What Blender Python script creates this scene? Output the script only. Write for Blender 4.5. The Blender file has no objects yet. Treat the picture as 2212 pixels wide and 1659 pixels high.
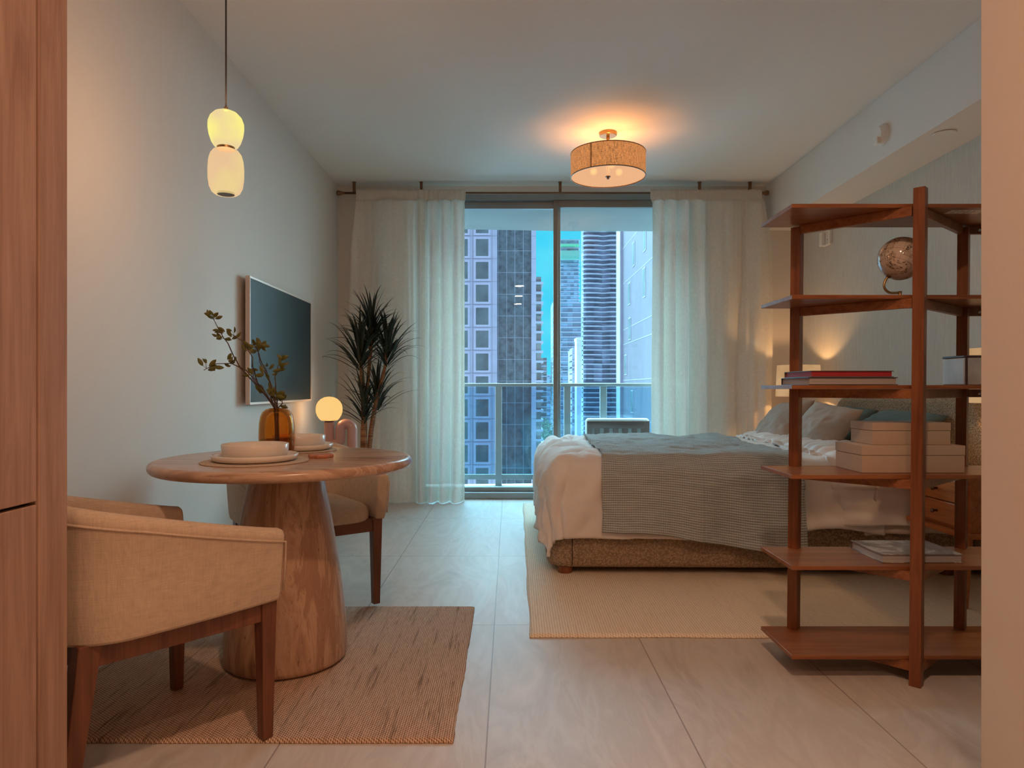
import bpy, bmesh, math, random
from mathutils import Vector, Matrix, noise
random.seed(7)
PI = math.pi
sc = bpy.context.scene
COL = sc.collection

# ---------------------------------------------------------------- camera
F = 24.0 / 36.0 * 2212          # focal length in pixels of the 2212 px wide frame
CZ = 1.03                       # eye height
cam_d = bpy.data.cameras.new('camera'); cam_d.lens = 24.0; cam_d.sensor_width = 36.0
cam_d.shift_x = 5 / 2212; cam_d.shift_y = 8.5 / 2212; cam_d.clip_start = .05; cam_d.clip_end = 5000
cam = bpy.data.objects.new('camera', cam_d); COL.objects.link(cam)
cam.location = (0, 0, CZ); cam.rotation_euler = (PI / 2, 0, 0); sc.camera = cam
# ---------------------------------------------------------------- colour management
sc.view_settings.view_transform = 'Standard'; sc.view_settings.look = 'None'
sc.view_settings.exposure = 0.32; sc.view_settings.gamma = 1.0; sc.view_settings.use_curve_mapping = False
sc.cycles.use_denoising = True
sc.cycles.sample_clamp_indirect = 4.0
sc.cycles.max_bounces = 10; sc.cycles.diffuse_bounces = 5; sc.cycles.transparent_max_bounces = 16
sc.cycles.caustics_reflective = False; sc.cycles.caustics_refractive = False
# ---------------------------------------------------------------- sky
w = bpy.data.worlds.new('sky'); sc.world = w; w.use_nodes = True
nt = w.node_tree; nt.nodes.clear()
o_ = nt.nodes.new('ShaderNodeOutputWorld'); bg = nt.nodes.new('ShaderNodeBackground')
tc = nt.nodes.new('ShaderNodeTexCoord'); sp = nt.nodes.new('ShaderNodeSeparateXYZ')
nt.links.new(tc.outputs['Generated'], sp.inputs[0]); nt.links.new(bg.outputs[0], o_.inputs[0])
def wm(op, a, b=None):
    x = nt.nodes.new('ShaderNodeMath'); x.operation = op
    for i, q in enumerate((a, b)):
        if q is None: continue
        if isinstance(q, (int, float)): x.inputs[i].default_value = q
        else: nt.links.new(q, x.inputs[i])
    return x.outputs[0]
def wmap(v, a, b):
    x = nt.nodes.new('ShaderNodeMapRange'); x.interpolation_type = 'SMOOTHSTEP'; nt.links.new(v, x.inputs[0])
    x.inputs[1].default_value = a; x.inputs[2].default_value = b; return x.outputs[0]
def wmix(f, a, b):
    x = nt.nodes.new('ShaderNodeMix'); x.data_type = 'RGBA'; nt.links.new(f, x.inputs[0])
    for i, q in ((6, a), (7, b)):
        if isinstance(q, tuple): x.inputs[i].default_value = (*q, 1)
        else: nt.links.new(q, x.inputs[i])
    return x.outputs[2]
# a clear cyan patch straight ahead, unseen brightness added beside and above it to light the room, softer blue sky behind the building
SIDE_FILL = (9.6, 13.8, 15.2); HIGH_FILL = (7.0, 11.8, 14.2)
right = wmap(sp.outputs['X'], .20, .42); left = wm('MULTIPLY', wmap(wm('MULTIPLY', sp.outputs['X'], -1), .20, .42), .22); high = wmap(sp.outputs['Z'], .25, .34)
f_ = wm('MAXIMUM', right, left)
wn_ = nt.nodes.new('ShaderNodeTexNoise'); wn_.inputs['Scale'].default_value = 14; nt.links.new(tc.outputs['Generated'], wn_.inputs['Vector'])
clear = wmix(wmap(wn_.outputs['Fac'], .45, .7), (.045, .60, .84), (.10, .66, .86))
front = wmix(high, wmix(f_, clear, SIDE_FILL), HIGH_FILL)
back = wmap(sp.outputs['Y'], .05, -.1)
low = wmap(sp.outputs['Z'], .0, -.12)
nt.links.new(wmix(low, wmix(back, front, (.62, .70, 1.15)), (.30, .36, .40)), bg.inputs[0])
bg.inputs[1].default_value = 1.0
# ---------------------------------------------------------------- sun and large lights
def light(kind, name, loc, col, power, rot=(0, 0, 0), **kw):
    d = bpy.data.lights.new(name, kind); d.color = col; d.energy = power
    for k, v in kw.items(): setattr(d, k, v)
    o = bpy.data.objects.new(name, d); COL.objects.link(o); o.location = loc; o.rotation_euler = rot
    return o
light('SUN', 'sun', (0, 0, 60), (.80, .86, 1.0), .55, (math.radians(52), 0, math.radians(-28)), angle=math.radians(2))
WARM = (1.0, .60, .38)
for y_, p_ in ((.45, 25), (-.9, 15), (-2.2, 10)):
    light('AREA', 'kitchen_downlight', (.18, y_, 2.88), WARM, p_, shape='DISK', size=.16)

# ================================================================ helpers
def at(px, py, Y): return Vector(((px - 1101) / F * Y, Y, CZ + (838 - py) / F * Y))
def lerp(a, b, t): return a + (b - a) * t
def sstep(a, b, x):
    t = max(0, min(1, (x - a) / (b - a))); return t * t * (3 - 2 * t)
def n3(x, y, z=0): return noise.noise(Vector((x, y, z)))

class MB:
    def __init__(s): s.v = []; s.f = []
    def add(s, vs, fs):
        b = len(s.v); s.v += [Vector(p) for p in vs]; s.f += [tuple(b + i for i in f) for f in fs]; return s
    def box(s, x0, x1, y0, y1, z0, z1):
        return s.add([(x0,y0,z0),(x1,y0,z0),(x1,y1,z0),(x0,y1,z0),(x0,y0,z1),(x1,y0,z1),(x1,y1,z1),(x0,y1,z1)],
                     [(0,3,2,1),(4,5,6,7),(0,1,5,4),(1,2,6,5),(2,3,7,6),(3,0,4,7)])
    def beam(s, p, q, w, h, up=(0, 0, 1), w2=None, h2=None):
        p = Vector(p); q = Vector(q); d = (q - p).normalized(); u = Vector(up); sd = d.cross(u).normalized(); u = sd.cross(d)
        w2 = w if w2 is None else w2; h2 = h if h2 is None else h2; vs = []
        for c, a, b in ((p, w, h), (q, w2, h2)):
            for sx, sz in ((-1, -1), (1, -1), (1, 1), (-1, 1)): vs.append(c + sd * sx * a / 2 + u * sz * b / 2)
        return s.add(vs, [(0,1,2,3),(7,6,5,4),(0,4,5,1),(1,5,6,2),(2,6,7,3),(3,7,4,0)])
    def post(s, x, y, z0, z1, w, rot, w1=None, tx=0, ty=0):
        w1 = w1 or w; vs = []
        for z, ww, dx, dy in ((z0, w, 0, 0), (z1, w1, tx, ty)):
            for a in (0, 1, 2, 3):
                t = rot + PI / 4 + a * PI / 2; r = ww / math.sqrt(2)
                vs.append((x + dx + r * math.cos(t), y + dy + r * math.sin(t), z))
        return s.add(vs, [(3,2,1,0),(4,5,6,7),(0,1,5,4),(1,2,6,5),(2,3,7,6),(3,0,4,7)])
    def lathe(s, prof, c=(0, 0, 0), n=48, axis=None):
        c = Vector(c); vs = []; fs = []; m = len(prof)
        R = Vector((0, 0, 1)).rotation_difference(Vector(axis)).to_matrix() if axis is not None else None
        for k in range(n):
            a = 2 * PI * k / n
            for r, z in prof:
                p = Vector((r * math.cos(a), r * math.sin(a), z))
                if R: p = R @ p
                vs.append(c + p)
        for k in range(n):
            k2 = (k + 1) % n
            for i in range(m - 1): fs.append((k*m+i, k2*m+i, k2*m+i+1, k*m+i+1))
        return s.add(vs, fs)
    def tube(s, pts, rad, n=10, cap=True):
        pts = [Vector(p) for p in pts]; m = len(pts)
        rr = rad if isinstance(rad, (list, tuple)) else [rad] * m
        vs = []; fs = []; up = None
        for i, p in enumerate(pts):
            d = (pts[min(i+1, m-1)] - pts[max(i-1, 0)]).normalized()
            if up is None:
                up = Vector((0, 0, 1)) if abs(d.z) < .9 else Vector((1, 0, 0))
            sd = d.cross(up).normalized(); up = sd.cross(d).normalized()
            for k in range(n):
                a = 2 * PI * k / n; vs.append(p + (sd * math.cos(a) + up * math.sin(a)) * rr[i])
        for i in range(m - 1):
            for k in range(n):
                k2 = (k + 1) % n; fs.append((i*n+k, i*n+k2, (i+1)*n+k2, (i+1)*n+k))
        if cap: fs.append(tuple(range(n))[::-1]); fs.append(tuple((m-1)*n + k for k in range(n)))
        return s.add(vs, fs)
    def grid(s, nu, nv, fn, wrap=False):
        vs = [fn(i / (nu - 1 if not wrap else nu), j / (nv - 1)) for i in range(nu) for j in range(nv)]; fs = []
        for i in range(nu if wrap else nu - 1):
            for j in range(nv - 1):
                i2 = (i + 1) % nu; fs.append((i*nv+j, i2*nv+j, i2*nv+j+1, i*nv+j+1))
        return s.add(vs, fs)
    def sphere(s, c, r, n=32, m=18, sc_=(1, 1, 1)):
        prof = [(r * math.sin(PI * i / m), -r * math.cos(PI * i / m)) for i in range(m + 1)]
        prof[0] = (1e-4, -r); prof[-1] = (1e-4, r)
        b = len(s.v); s.lathe(prof, (0, 0, 0), n)
        for i in range(b, len(s.v)): s.v[i] = Vector((s.v[i].x*sc_[0], s.v[i].y*sc_[1], s.v[i].z*sc_[2])) + Vector(c)
        return s
    def xf(s, M):
        s.v = [M @ p for p in s.v]; return s

def link_mesh(name, mb, mat, smooth, origin):
    me = bpy.data.meshes.new(name)
    me.from_pydata([tuple(p - origin) for p in mb.v], [], mb.f)
    bm = bmesh.new(); bm.from_mesh(me); bmesh.ops.recalc_face_normals(bm, faces=bm.faces); bm.to_mesh(me); bm.free()
    if mat: me.materials.append(mat)
    if smooth:
        me.polygons.foreach_set('use_smooth', [True] * len(me.polygons))
    o = bpy.data.objects.new(name, me); COL.objects.link(o); return o
def orig_of(p):
    v = Vector((0, 0, 0))
    while p is not None: v += Vector(p.location); p = p.parent
    return v
def part(name, mb, mat, parent=None, smooth=False, bevel=0, subd=0, seg=2, local=False, label=None, solid=0):
    """one mesh object; world coordinates unless local"""
    if parent is None:
        if local: org = Vector((0, 0, 0))
        else:
            xs = [p.x for p in mb.v]; ys = [p.y for p in mb.v]
            org = Vector(((min(xs)+max(xs))/2, (min(ys)+max(ys))/2, min(p.z for p in mb.v)))
        o = link_mesh(name, mb, mat, smooth, org); o.location = org
    else:
        org = Vector((0, 0, 0)) if local else orig_of(parent)
        o = link_mesh(name, mb, mat, smooth, org); o.parent = parent
    if solid:
        m = o.modifiers.new('s', 'SOLIDIFY'); m.thickness = solid; m.offset = 0
    if bevel:
        m = o.modifiers.new('b', 'BEVEL'); m.width = bevel; m.segments = seg; m.limit_method = 'ANGLE'; m.angle_limit = .6
        m.harden_normals = False
    if subd:
        m = o.modifiers.new('d', 'SUBSURF'); m.levels = subd; m.render_levels = subd
    if smooth and (bevel or smooth == 'auto'):
        o.data.polygons.foreach_set('use_smooth', [True] * len(o.data.polygons))
        mod = None
        try:
            bpy.context.view_layer.objects.active = o
            o.data.set_sharp_from_angle(angle=.6)
        except Exception: pass
    if label: o['label'] = label
    return o
def tag(o, label=None, cat=None, group=None, kind=None):
    if label: o['label'] = label
    if cat: o['category'] = cat
    if group: o['group'] = group
    if kind: o['kind'] = kind
    return o
def thing(name, loc, label, cat, group=None, rz=0):
    o = bpy.data.objects.new(name, None); COL.objects.link(o); o.location = loc; o.rotation_euler = (0, 0, rz)
    o.empty_display_size = .1
    return tag(o, label, cat, group)
def struct(name, mb, mat, parent=None, **kw):
    o = part(name, mb, mat, parent, **kw)
    if parent is None: o['kind'] = 'structure'
    return o
def copy_tree(o, parent=None):
    c = o.copy(); COL.objects.link(c); c.parent = parent
    for ch in list(o.children): copy_tree(ch, c)
    return c

# ================================================================ materials
class N:
    def __init__(s, name):
        s.m = bpy.data.materials.new(name); s.m.use_nodes = True; s.t = s.m.node_tree; s.t.nodes.clear()
        s.out = s.n('OutputMaterial'); s.tc = s.n('TexCoord')
    def n(s, typ, **kw):
        x = s.t.nodes.new('ShaderNode' + typ)
        for k, v in kw.items(): setattr(x, k, v)
        return x
    def l(s, a, b): s.t.links.new(a, b)
    def mapping(s, scale, rot=(0, 0, 0)):
        m = s.n('Mapping'); m.inputs['Scale'].default_value = scale; m.inputs['Rotation'].default_value = rot
        s.l(s.tc.outputs['Object'], m.inputs[0]); return m.outputs[0]
    def noise(s, scale, det=4, vec=None, dist=0, rough=.5):
        x = s.n('TexNoise'); x.inputs['Scale'].default_value = scale; x.inputs['Detail'].default_value = det
        x.inputs['Distortion'].default_value = dist; x.inputs['Roughness'].default_value = rough
        s.l(vec if vec is not None else s.tc.outputs['Object'], x.inputs['Vector']); return x.outputs['Fac']
    def ramp(s, fac, stops):
        r = s.n('ValToRGB'); s.l(fac, r.inputs[0]); c = r.color_ramp
        while len(c.elements) < len(stops): c.elements.new(.5)
        for e, (p, col) in zip(c.elements, stops): e.position = p; e.color = (*col, 1)
        return r.outputs[0]
    def math(s, op, a, b=None, c=None):
        x = s.n('Math', operation=op)
        for i, q in enumerate((a, b, c)):
            if q is None: continue
            if isinstance(q, (int, float)): x.inputs[i].default_value = q
            else: s.l(q, x.inputs[i])
        return x.outputs[0]
    def mix(s, fac, a, b, mode='MIX'):
        x = s.n('Mix', data_type='RGBA', blend_type=mode)
        for i, q in ((0, fac), (6, a), (7, b)):
            if isinstance(q, (int, float)): x.inputs[i].default_value = q
            elif isinstance(q, tuple): x.inputs[i].default_value = (*q, 1)
            else: s.l(q, x.inputs[i])
        return x.outputs[2]
    def bump(s, h, strength=.3, dist=.01):
        b = s.n('Bump'); b.inputs['Strength'].default_value = strength; b.inputs['Distance'].default_value = dist
        s.l(h, b.inputs['Height']); return b.outputs[0]
    def bsdf(s, col, rough=.6, metal=0, normal=None, spec=None, **kw):
        p = s.n('BsdfPrincipled')
        if isinstance(col, tuple): p.inputs['Base Color'].default_value = (*col, 1)
        else: s.l(col, p.inputs['Base Color'])
        if isinstance(rough, (int, float)): p.inputs['Roughness'].default_value = rough
        else: s.l(rough, p.inputs['Roughness'])
        p.inputs['Metallic'].default_value = metal
        if spec is not None: p.inputs['Specular IOR Level'].default_value = spec
        if normal is not None: s.l(normal, p.inputs['Normal'])
        for k, v in kw.items():
            q = p.inputs[k]
            q.default_value = (*v, 1) if isinstance(v, tuple) else v
        return p.outputs[0]
    def done(s, sh): s.l(sh, s.out.inputs[0]); return s.m

def plain(name, col, rough=.5, metal=0, var=.06, vs=6, bs=0, bscale=200, spec=None):
    k = N(name); f = k.noise(vs, 3)
    c = k.ramp(f, [(.3, tuple(x * (1 - var) for x in col)), (.7, tuple(min(1, x * (1 + var)) for x in col))])
    nm = k.bump(k.noise(bscale, 3), bs, .002) if bs else None
    return k.done(k.bsdf(c, rough, metal, nm, spec))
def wood(name, dark, light_, axis='z', scale=1.0, rough=.4, fine=1.0):
    k = N(name); s = {'x': (1.2, 14, 14), 'y': (14, 1.2, 14), 'z': (14, 14, 1.2)}[axis]
    v = k.mapping(tuple(q * scale for q in s))
    a = k.noise(2.2, 6, v, .8, .62)
    s2 = {'x': (4, 160, 160), 'y': (160, 4, 160), 'z': (160, 160, 4)}[axis]
    b = k.noise(1.0, 2, k.mapping(tuple(q * scale for q in s2)))
    f = k.math('ADD', k.math('MULTIPLY', a, .75), k.math('MULTIPLY', b, .25 * fine))
    c = k.ramp(f, [(.32, dark), (.62, light_)])
    return k.done(k.bsdf(c, rough, 0, k.bump(b, .08, .001)))
def linen(name, col, k1=.72, sc_=1.0, bs=.25):
    k = N(name)
    a = k.noise(1, 2, k.mapping((420*sc_, 30*sc_, 30*sc_))); b = k.noise(1, 2, k.mapping((30*sc_, 30*sc_, 420*sc_)))
    cc = k.noise(1, 2, k.mapping((30*sc_, 420*sc_, 30*sc_)))
    f = k.math('MULTIPLY', k.math('ADD', k.math('ADD', a, b), cc), .333)
    big = k.noise(3, 3)
    c = k.ramp(f, [(.38, tuple(x * k1 for x in col)), (.62, col)])
    c = k.mix(.25, c, k.ramp(big, [(.3, tuple(x * .88 for x in col)), (.7, col)]))
    return k.done(k.bsdf(c, .9, 0, k.bump(f, bs, .002), .2))
def boucle(name, col):
    k = N(name); v = k.n('TexVoronoi'); v.inputs['Scale'].default_value = 95; k.l(k.tc.outputs['Object'], v.inputs['Vector'])
    f = k.math('ADD', v.outputs['Distance'], k.math('MULTIPLY', k.noise(140, 3), .6))
    c = k.ramp(f, [(.3, col), (1.0, tuple(x * .5 for x in col))])
    inv = k.math('SUBTRACT', 1, f)
    return k.done(k.bsdf(c, .95, 0, k.bump(inv, .8, .008), .1))
def sheer(name, col, transp=.12, trl=.5):
    k = N(name)
    a = k.noise(1, 2, k.mapping((700, 20, 30))); b = k.noise(1, 2, k.mapping((30, 20, 700)))
    f = k.math('MULTIPLY', k.math('ADD', a, b), .5)
    c = k.ramp(f, [(.35, tuple(x * .93 for x in col)), (.6, col)])
    d = k.n('BsdfDiffuse'); t = k.n('BsdfTranslucent'); tr = k.n('BsdfTransparent'); k.l(c, d.inputs[0]); k.l(c, t.inputs[0])
    m1 = k.n('MixShader'); m1.inputs[0].default_value = trl; k.l(d.outputs[0], m1.inputs[1]); k.l(t.outputs[0], m1.inputs[2])
    m2 = k.n('MixShader'); k.l(k.math('MULTIPLY', k.ramp(f, [(.4, (1, 1, 1)), (.6, (.2, .2, .2))]), transp * 1.6), m2.inputs[0])
    k.l(m1.outputs[0], m2.inputs[1]); k.l(tr.outputs[0], m2.inputs[2])
    return k.done(m2.outputs[0])
def glass(name, tint, gloss=.08, rough=.0, fres=True):
    k = N(name); tr = k.n('BsdfTransparent'); tr.inputs[0].default_value = (*tint, 1)
    g = k.n('BsdfGlossy'); g.inputs['Roughness'].default_value = rough
    m = k.n('MixShader'); k.l(tr.outputs[0], m.inputs[1]); k.l(g.outputs[0], m.inputs[2])
    if fres:
        lw = k.n('LayerWeight'); lw.inputs[0].default_value = .35; k.l(k.math('MULTIPLY', k.math('ADD', lw.outputs['Fresnel'], .02), gloss * 10), m.inputs[0])
    else: m.inputs[0].default_value = gloss
    return k.done(m.outputs[0])
def glow(name, col, strength, transp=.4, weave=False, dif=0.0, col2=None):
    """lit lamp glass or cloth: lets part of the bulb's light through and shines itself"""
    k = N(name); em = k.n('Emission'); em.inputs[1].default_value = strength
    if weave:
        f = k.math('MULTIPLY', k.math('ADD', k.noise(1, 2, k.mapping((260, 260, 30))), k.noise(1, 2, k.mapping((60, 60, 300)))), .5)
        k.l(k.ramp(f, [(.40, tuple(x * .40 for x in col)), (.56, tuple(min(1, x * 1.2) for x in col))]), em.inputs[0])
    elif col2: k.l(k.ramp(k.noise(9, 1), [(.40, col), (.60, col2)]), em.inputs[0])
    else: em.inputs[0].default_value = (*col, 1)
    d = k.n('BsdfDiffuse'); d.inputs[0].default_value = (*[.30 * dif, .26 * dif, .2 * dif], 1)
    a = k.n('AddShader'); k.l(em.outputs[0], a.inputs[0]); k.l(d.outputs[0], a.inputs[1])
    tr = k.n('BsdfTransparent'); m = k.n('MixShader'); m.inputs[0].default_value = transp
    k.l(a.outputs[0], m.inputs[1]); k.l(tr.outputs[0], m.inputs[2])
    return k.done(m.outputs[0])

def wallpaint(name, col, tex=False):
    k = N(name); f = k.noise(40, 4)
    c = k.ramp(f, [(.3, tuple(x * .985 for x in col)), (.7, col)])
    h = k.noise(1, 3, k.mapping((60, 260, 9))) if tex else k.noise(220, 2)
    if tex:
        c = k.ramp(h, [(.35, tuple(x * .88 for x in col)), (.6, col)])
    return k.done(k.bsdf(c, .75, 0, k.bump(h, .35 if tex else .06, .004), .3))
def tilefloor():
    k = N('porcelain_tile')
    br = k.n('TexBrick'); br.offset = 0; br.squash = 1
    mp = k.n('Mapping'); k.l(k.tc.outputs['Object'], mp.inputs[0])
    TW, TL = .5985, 1.2113
    mp.inputs['Rotation'].default_value = (0, 0, 0)
    mp.inputs['Location'].default_value = (.0668, 0, 0)
    sx = k.n('SeparateXYZ'); k.l(mp.outputs[0], sx.inputs[0])
    ux = k.math('DIVIDE', sx.outputs[0], TW); uy = k.math('DIVIDE', k.math('SUBTRACT', sx.outputs[1], .5452), TL)
    fx = k.math('ABSOLUTE', k.math('SUBTRACT', k.math('FRACT', ux), .5)); fy = k.math('ABSOLUTE', k.math('SUBTRACT', k.math('FRACT', uy), .5))
    gx = k.math('GREATER_THAN', fx, .5 - .0022 / TW); gy = k.math('GREATER_THAN', fy, .5 - .0022 / TL)
    g = k.math('MAXIMUM', gx, gy)
    wn = k.n('TexWhiteNoise', noise_dimensions='2D'); cb = k.n('CombineXYZ')
    k.l(k.math('FLOOR', ux), cb.inputs[0]); k.l(k.math('FLOOR', uy), cb.inputs[1]); k.l(cb.outputs[0], wn.inputs[0])
    add = k.n('VectorMath', operation='ADD'); sc3 = k.n('VectorMath', operation='SCALE'); k.l(wn.outputs['Color'], sc3.inputs[0]); sc3.inputs['Scale'].default_value = 7
    k.l(k.mapping((1.6, .42, 1), (0, 0, .35)), add.inputs[0]); k.l(sc3.outputs[0], add.inputs[1])
    a = k.noise(2.6, 7, add.outputs[0], 1.2, .6)
    c = k.ramp(a, [(.30, (.47, .40, .34)), (.46, (.60, .54, .48)), (.52, (.55, .48, .42)), (.7, (.66, .60, .54))])
    c = k.mix(g, c, (.30, .24, .20))
    rg = k.math('ADD', .38, k.math('MULTIPLY', a, .18))
    return k.done(k.bsdf(c, rg, 0, k.bump(k.math('SUBTRACT', 1, g), .4, .002), .28))
def rugmat(name, c1, c2, c3, sx, sy, streak, stk=.7):
    """woven rug: rows of short stitches with darker yarn streaks"""
    k = N(name); s = k.n('SeparateXYZ'); k.l(k.tc.outputs['Object'], s.inputs[0])
    wob = k.math('MULTIPLY', k.noise(7, 2), 1.4)
    a = k.math('SINE', k.math('ADD', k.math('MULTIPLY', s.outputs[0], sx), wob))
    b = k.math('SINE', k.math('ADD', k.math('ADD', k.math('MULTIPLY', s.outputs[1], sy), wob), k.math('MULTIPLY', s.outputs[0], sx * .5)))
    f = k.math('MULTIPLY', k.math('ADD', k.math('ADD', a, b), 2), .25)
    f = k.math('ADD', k.math('MULTIPLY', f, .42), k.math('ADD', k.math('MULTIPLY', k.noise(230, 3), .30), k.math('MULTIPLY', k.noise(1, 2, k.mapping((streak[0]*5, streak[1]*5, 1))), .28)))
    c = k.ramp(f, [(.34, c1), (.5, c2), (.66, c3)])
    st = k.noise(1, 4, k.mapping(streak), 0, .7)
    c = k.mix(k.ramp(st, [(.54, (0, 0, 0)), (.70, (stk, stk, stk))]), c, tuple(x * .5 for x in c1))
    return k.done(k.bsdf(c, .95, 0, k.bump(f, .45, .004), .1))
def stone():
    k = N('travertine')
    v = k.mapping((1.5, 1.5, 1.5)); a = k.noise(1.0, 8, k.mapping((9, 9, 1.0)), 1.2, .68)
    pit = k.noise(1, 3, k.mapping((70, 70, 26)), 0, .7)
    c = k.ramp(a, [(.30, (.20, .10, .062)), (.44, (.40, .235, .145)), (.52, (.50, .32, .21)), (.58, (.33, .18, .11)), (.70, (.42, .26, .165))])
    c = k.mix(k.ramp(pit, [(.64, (0, 0, 0)), (.70, (.7, .7, .7))]), c, (.12, .06, .04))
    return k.done(k.bsdf(c, .38, 0, k.bump(pit, -.15, .003), .4))
def stone_top():
    k = N('travertine_top')
    a = k.noise(1.0, 7, k.mapping((1.1, 9, 9), (0, 0, .12)), .9, .62)
    pit = k.noise(1, 3, k.mapping((26, 90, 90)), 0, .7)
    c = k.ramp(a, [(.30, (.24, .13, .085)), (.45, (.43, .27, .18)), (.53, (.53, .36, .25)), (.60, (.36, .21, .14)), (.72, (.46, .29, .20))])
    c = k.mix(k.ramp(pit, [(.66, (0, 0, 0)), (.72, (.7, .7, .7))]), c, (.12, .06, .04))
    return k.done(k.bsdf(c, .25, 0, k.bump(pit, -.1, .002), .5))
def muslin():
    k = N('muslin_throw'); s = k.n('SeparateXYZ'); uv = k.n('UVMap'); k.l(uv.outputs[0], s.inputs[0])
    wob = k.math('MULTIPLY', k.noise(9, 2), 2.0)
    a = k.math('SINE', k.math('ADD', k.math('MULTIPLY', s.outputs[0], 520), wob)); b = k.math('SINE', k.math('ADD', k.math('MULTIPLY', s.outputs[1], 520), wob))
    br = k.noise(1, 3, k.mapping((6, 60, 60)))
    f = k.math('ADD', k.math('MULTIPLY', k.math('ADD', k.math('MULTIPLY', a, .35), b), .35), k.math('MULTIPLY', br, .6))
    c = k.ramp(f, [(.0, (.31, .34, .34)), (.7, (.58, .63, .63))])
    return k.done(k.bsdf(c, .95, 0, k.bump(f, .8, .006), .1))

MT = {
 'wall': wallpaint('wall_paint', (.72, .665, .61)),
 'ceil': wallpaint('ceiling_paint', (.82, .775, .73)),
 'walltex': wallpaint('textured_wallcovering', (.66, .63, .58), True),
 'warmwall': wallpaint('entry_wall_paint', (.70, .60, .50)),
 'floor': tilefloor(),
 'alu': plain('grey_aluminium', (.30, .33, .34), .4, .6, .04),
 'aludark': plain('dark_bronze_aluminium', (.24, .22, .20), .45, .3, .04),
 'conc': plain('balcony_concrete', (.32, .345, .345), .8, 0, .06, 2),
 'glass': glass('door_glass', (.90, .97, .98), .055),
 'railglass': glass('railing_glass', (.62, .80, .88), .06),
 'acorn': wood('acorn_wood', (.12, .031, .009), (.27, .088, .030), 'z', 1, .38),
 'acornx': wood('acorn_wood_boards', (.17, .048, .014), (.35, .13, .047), 'x', 1, .33),
 'legwood': wood('walnut_chair_wood', (.085, .026, .012), (.19, .066, .030), 'z', 1.3, .42),
 'legwoodx': wood('walnut_chair_rail', (.085, .026, .012), (.19, .066, .030), 'x', 1.3, .42),
 'cab': wood('oak_veneer', (.27, .15, .105), (.42, .265, .195), 'z', 1.0, .5),
 'night': wood('nightstand_wood', (.30, .075, .018), (.52, .17, .045), 'y', 1.2, .35),
 'dark': plain('dark_gap', (.02, .012, .01), .8),
 'linen': linen('oatmeal_linen', (.60, .46, .345)),
 'boucle': boucle('boucle', (.58, .42, .28)),
 'curtain': sheer('sheer_linen', (.85, .80, .72), .09, .24),
 'duvet': plain('white_cotton', (.80, .74, .70), .85, 0, .03, 5, .12, 300),
 'sheet': plain('cream_sheet', (.72, .63, .55), .85, 0, .04, 5, .12, 300),
 'mattress': plain('mattress_ticking', (.75, .72, .68), .9),
  'throw': muslin(),
 'teal': plain('teal_cotton', (.115, .165, .165), .9, 0, .10, 4, .15, 300),
 'beigep': plain('taupe_cotton', (.42, .33, .27), .85, 0, .05, 4, .15, 300),
 'jute': rugmat('jute_weave', (.20, .115, .07), (.50, .33, .225), (.70, .53, .41), 900, 620, (60, 3.0, 1), .75),
 'wool': rugmat('cream_weave', (.62, .48, .34), (.86, .73, .57), (.92, .83, .70), 560, 700, (90, 4, 1), .25),
 'stone': stone(), 'stonetop': stone_top(),
 'white': plain('glazed_white', (.74, .68, .61), .18, 0, .02),
 'plast': plain('white_plastic', (.80, .76, .70), .4, 0, .02),
 'mat': linen('placemat_weave', (.58, .46, .35), .7, 1.4, .5),
 'coast': wood('coaster_wood', (.30, .10, .05), (.50, .20, .11), 'x', 3, .4),
 'pink': plain('pink_ceramic', (.62, .36, .32), .16, 0, .03),
 'brass': plain('aged_brass', (.42, .27, .12), .32, .9, .08),
 'bronze': plain('bronze', (.16, .09, .05), .35, .8, .08),
 'rod': plain('bronze_rod', (.20, .11, .06), .38, .7, .08),
 'black': plain('black_cord', (.015, .012, .012), .5),
 'tvf': plain('tv_frame_beige', (.62, .50, .43), .4, .1, .02),
 'amber': glass('amber_glass', (.94, .66, .32), .05),
 'water': glass('water', (.72, .50, .30), .05),
 'stem': plain('branch_bark', (.075, .04, .028), .8, 0, .3, 60, .5),
 'leaf': plain('olive_leaf', (.115, .115, .022), .55, 0, .35, 25),
 'palm': plain('dark_green_blade', (.010, .022, .014), .55, 0, .4, 20),
 'cane': None, 'silver': plain('silver', (.6, .6, .6), .25, .9),
 'boxw': linen('cream_box_cover', (.56, .43, .32), .95, 1, .08),
 'leather': plain('grey_leather', (.46, .48, .48), .35, 0, .18, 14, .2, 150),
 'leatherd': plain('dark_leather', (.07, .04, .045), .4),
 'redp': plain('red_page_edge', (.40, .025, .03), .6),
 'page': None, 'cover': plain('charcoal_cover', (.06, .06, .065), .35),
 'coverg': plain('grey_cover', (.15, .14, .14), .4),
 'pot': plain('grey_pot', (.25, .23, .21), .7),
 'cush': plain('white_outdoor_cushion', (.66, .68, .66), .9),
 'teak': wood('dark_outdoor_wood', (.075, .022, .012), (.14, .048, .028), 'x', 1, .55),
}
k = N('cane_bark'); f = k.noise(1, 3, k.mapping((8, 8, 60))); MT['cane'] = k.done(k.bsdf(k.ramp(f, [(.35, (.14, .055, .022)), (.65, (.33, .165, .075))]), .7, 0, k.bump(f, .5, .004)))
k = N('paper_block'); f = k.noise(1, 2, k.mapping((3, 3, 900))); MT['page'] = k.done(k.bsdf(k.ramp(f, [(.3, (.33, .29, .27)), (.7, (.56, .52, .49))]), .8))
k = N('tv_screen'); MT['tv'] = k.done(k.bsdf(k.ramp(k.noise(2.2, 4), [(.3, (.020, .026, .026)), (.7, (.034, .042, .040))]), .5, 0, None, .12))

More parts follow.
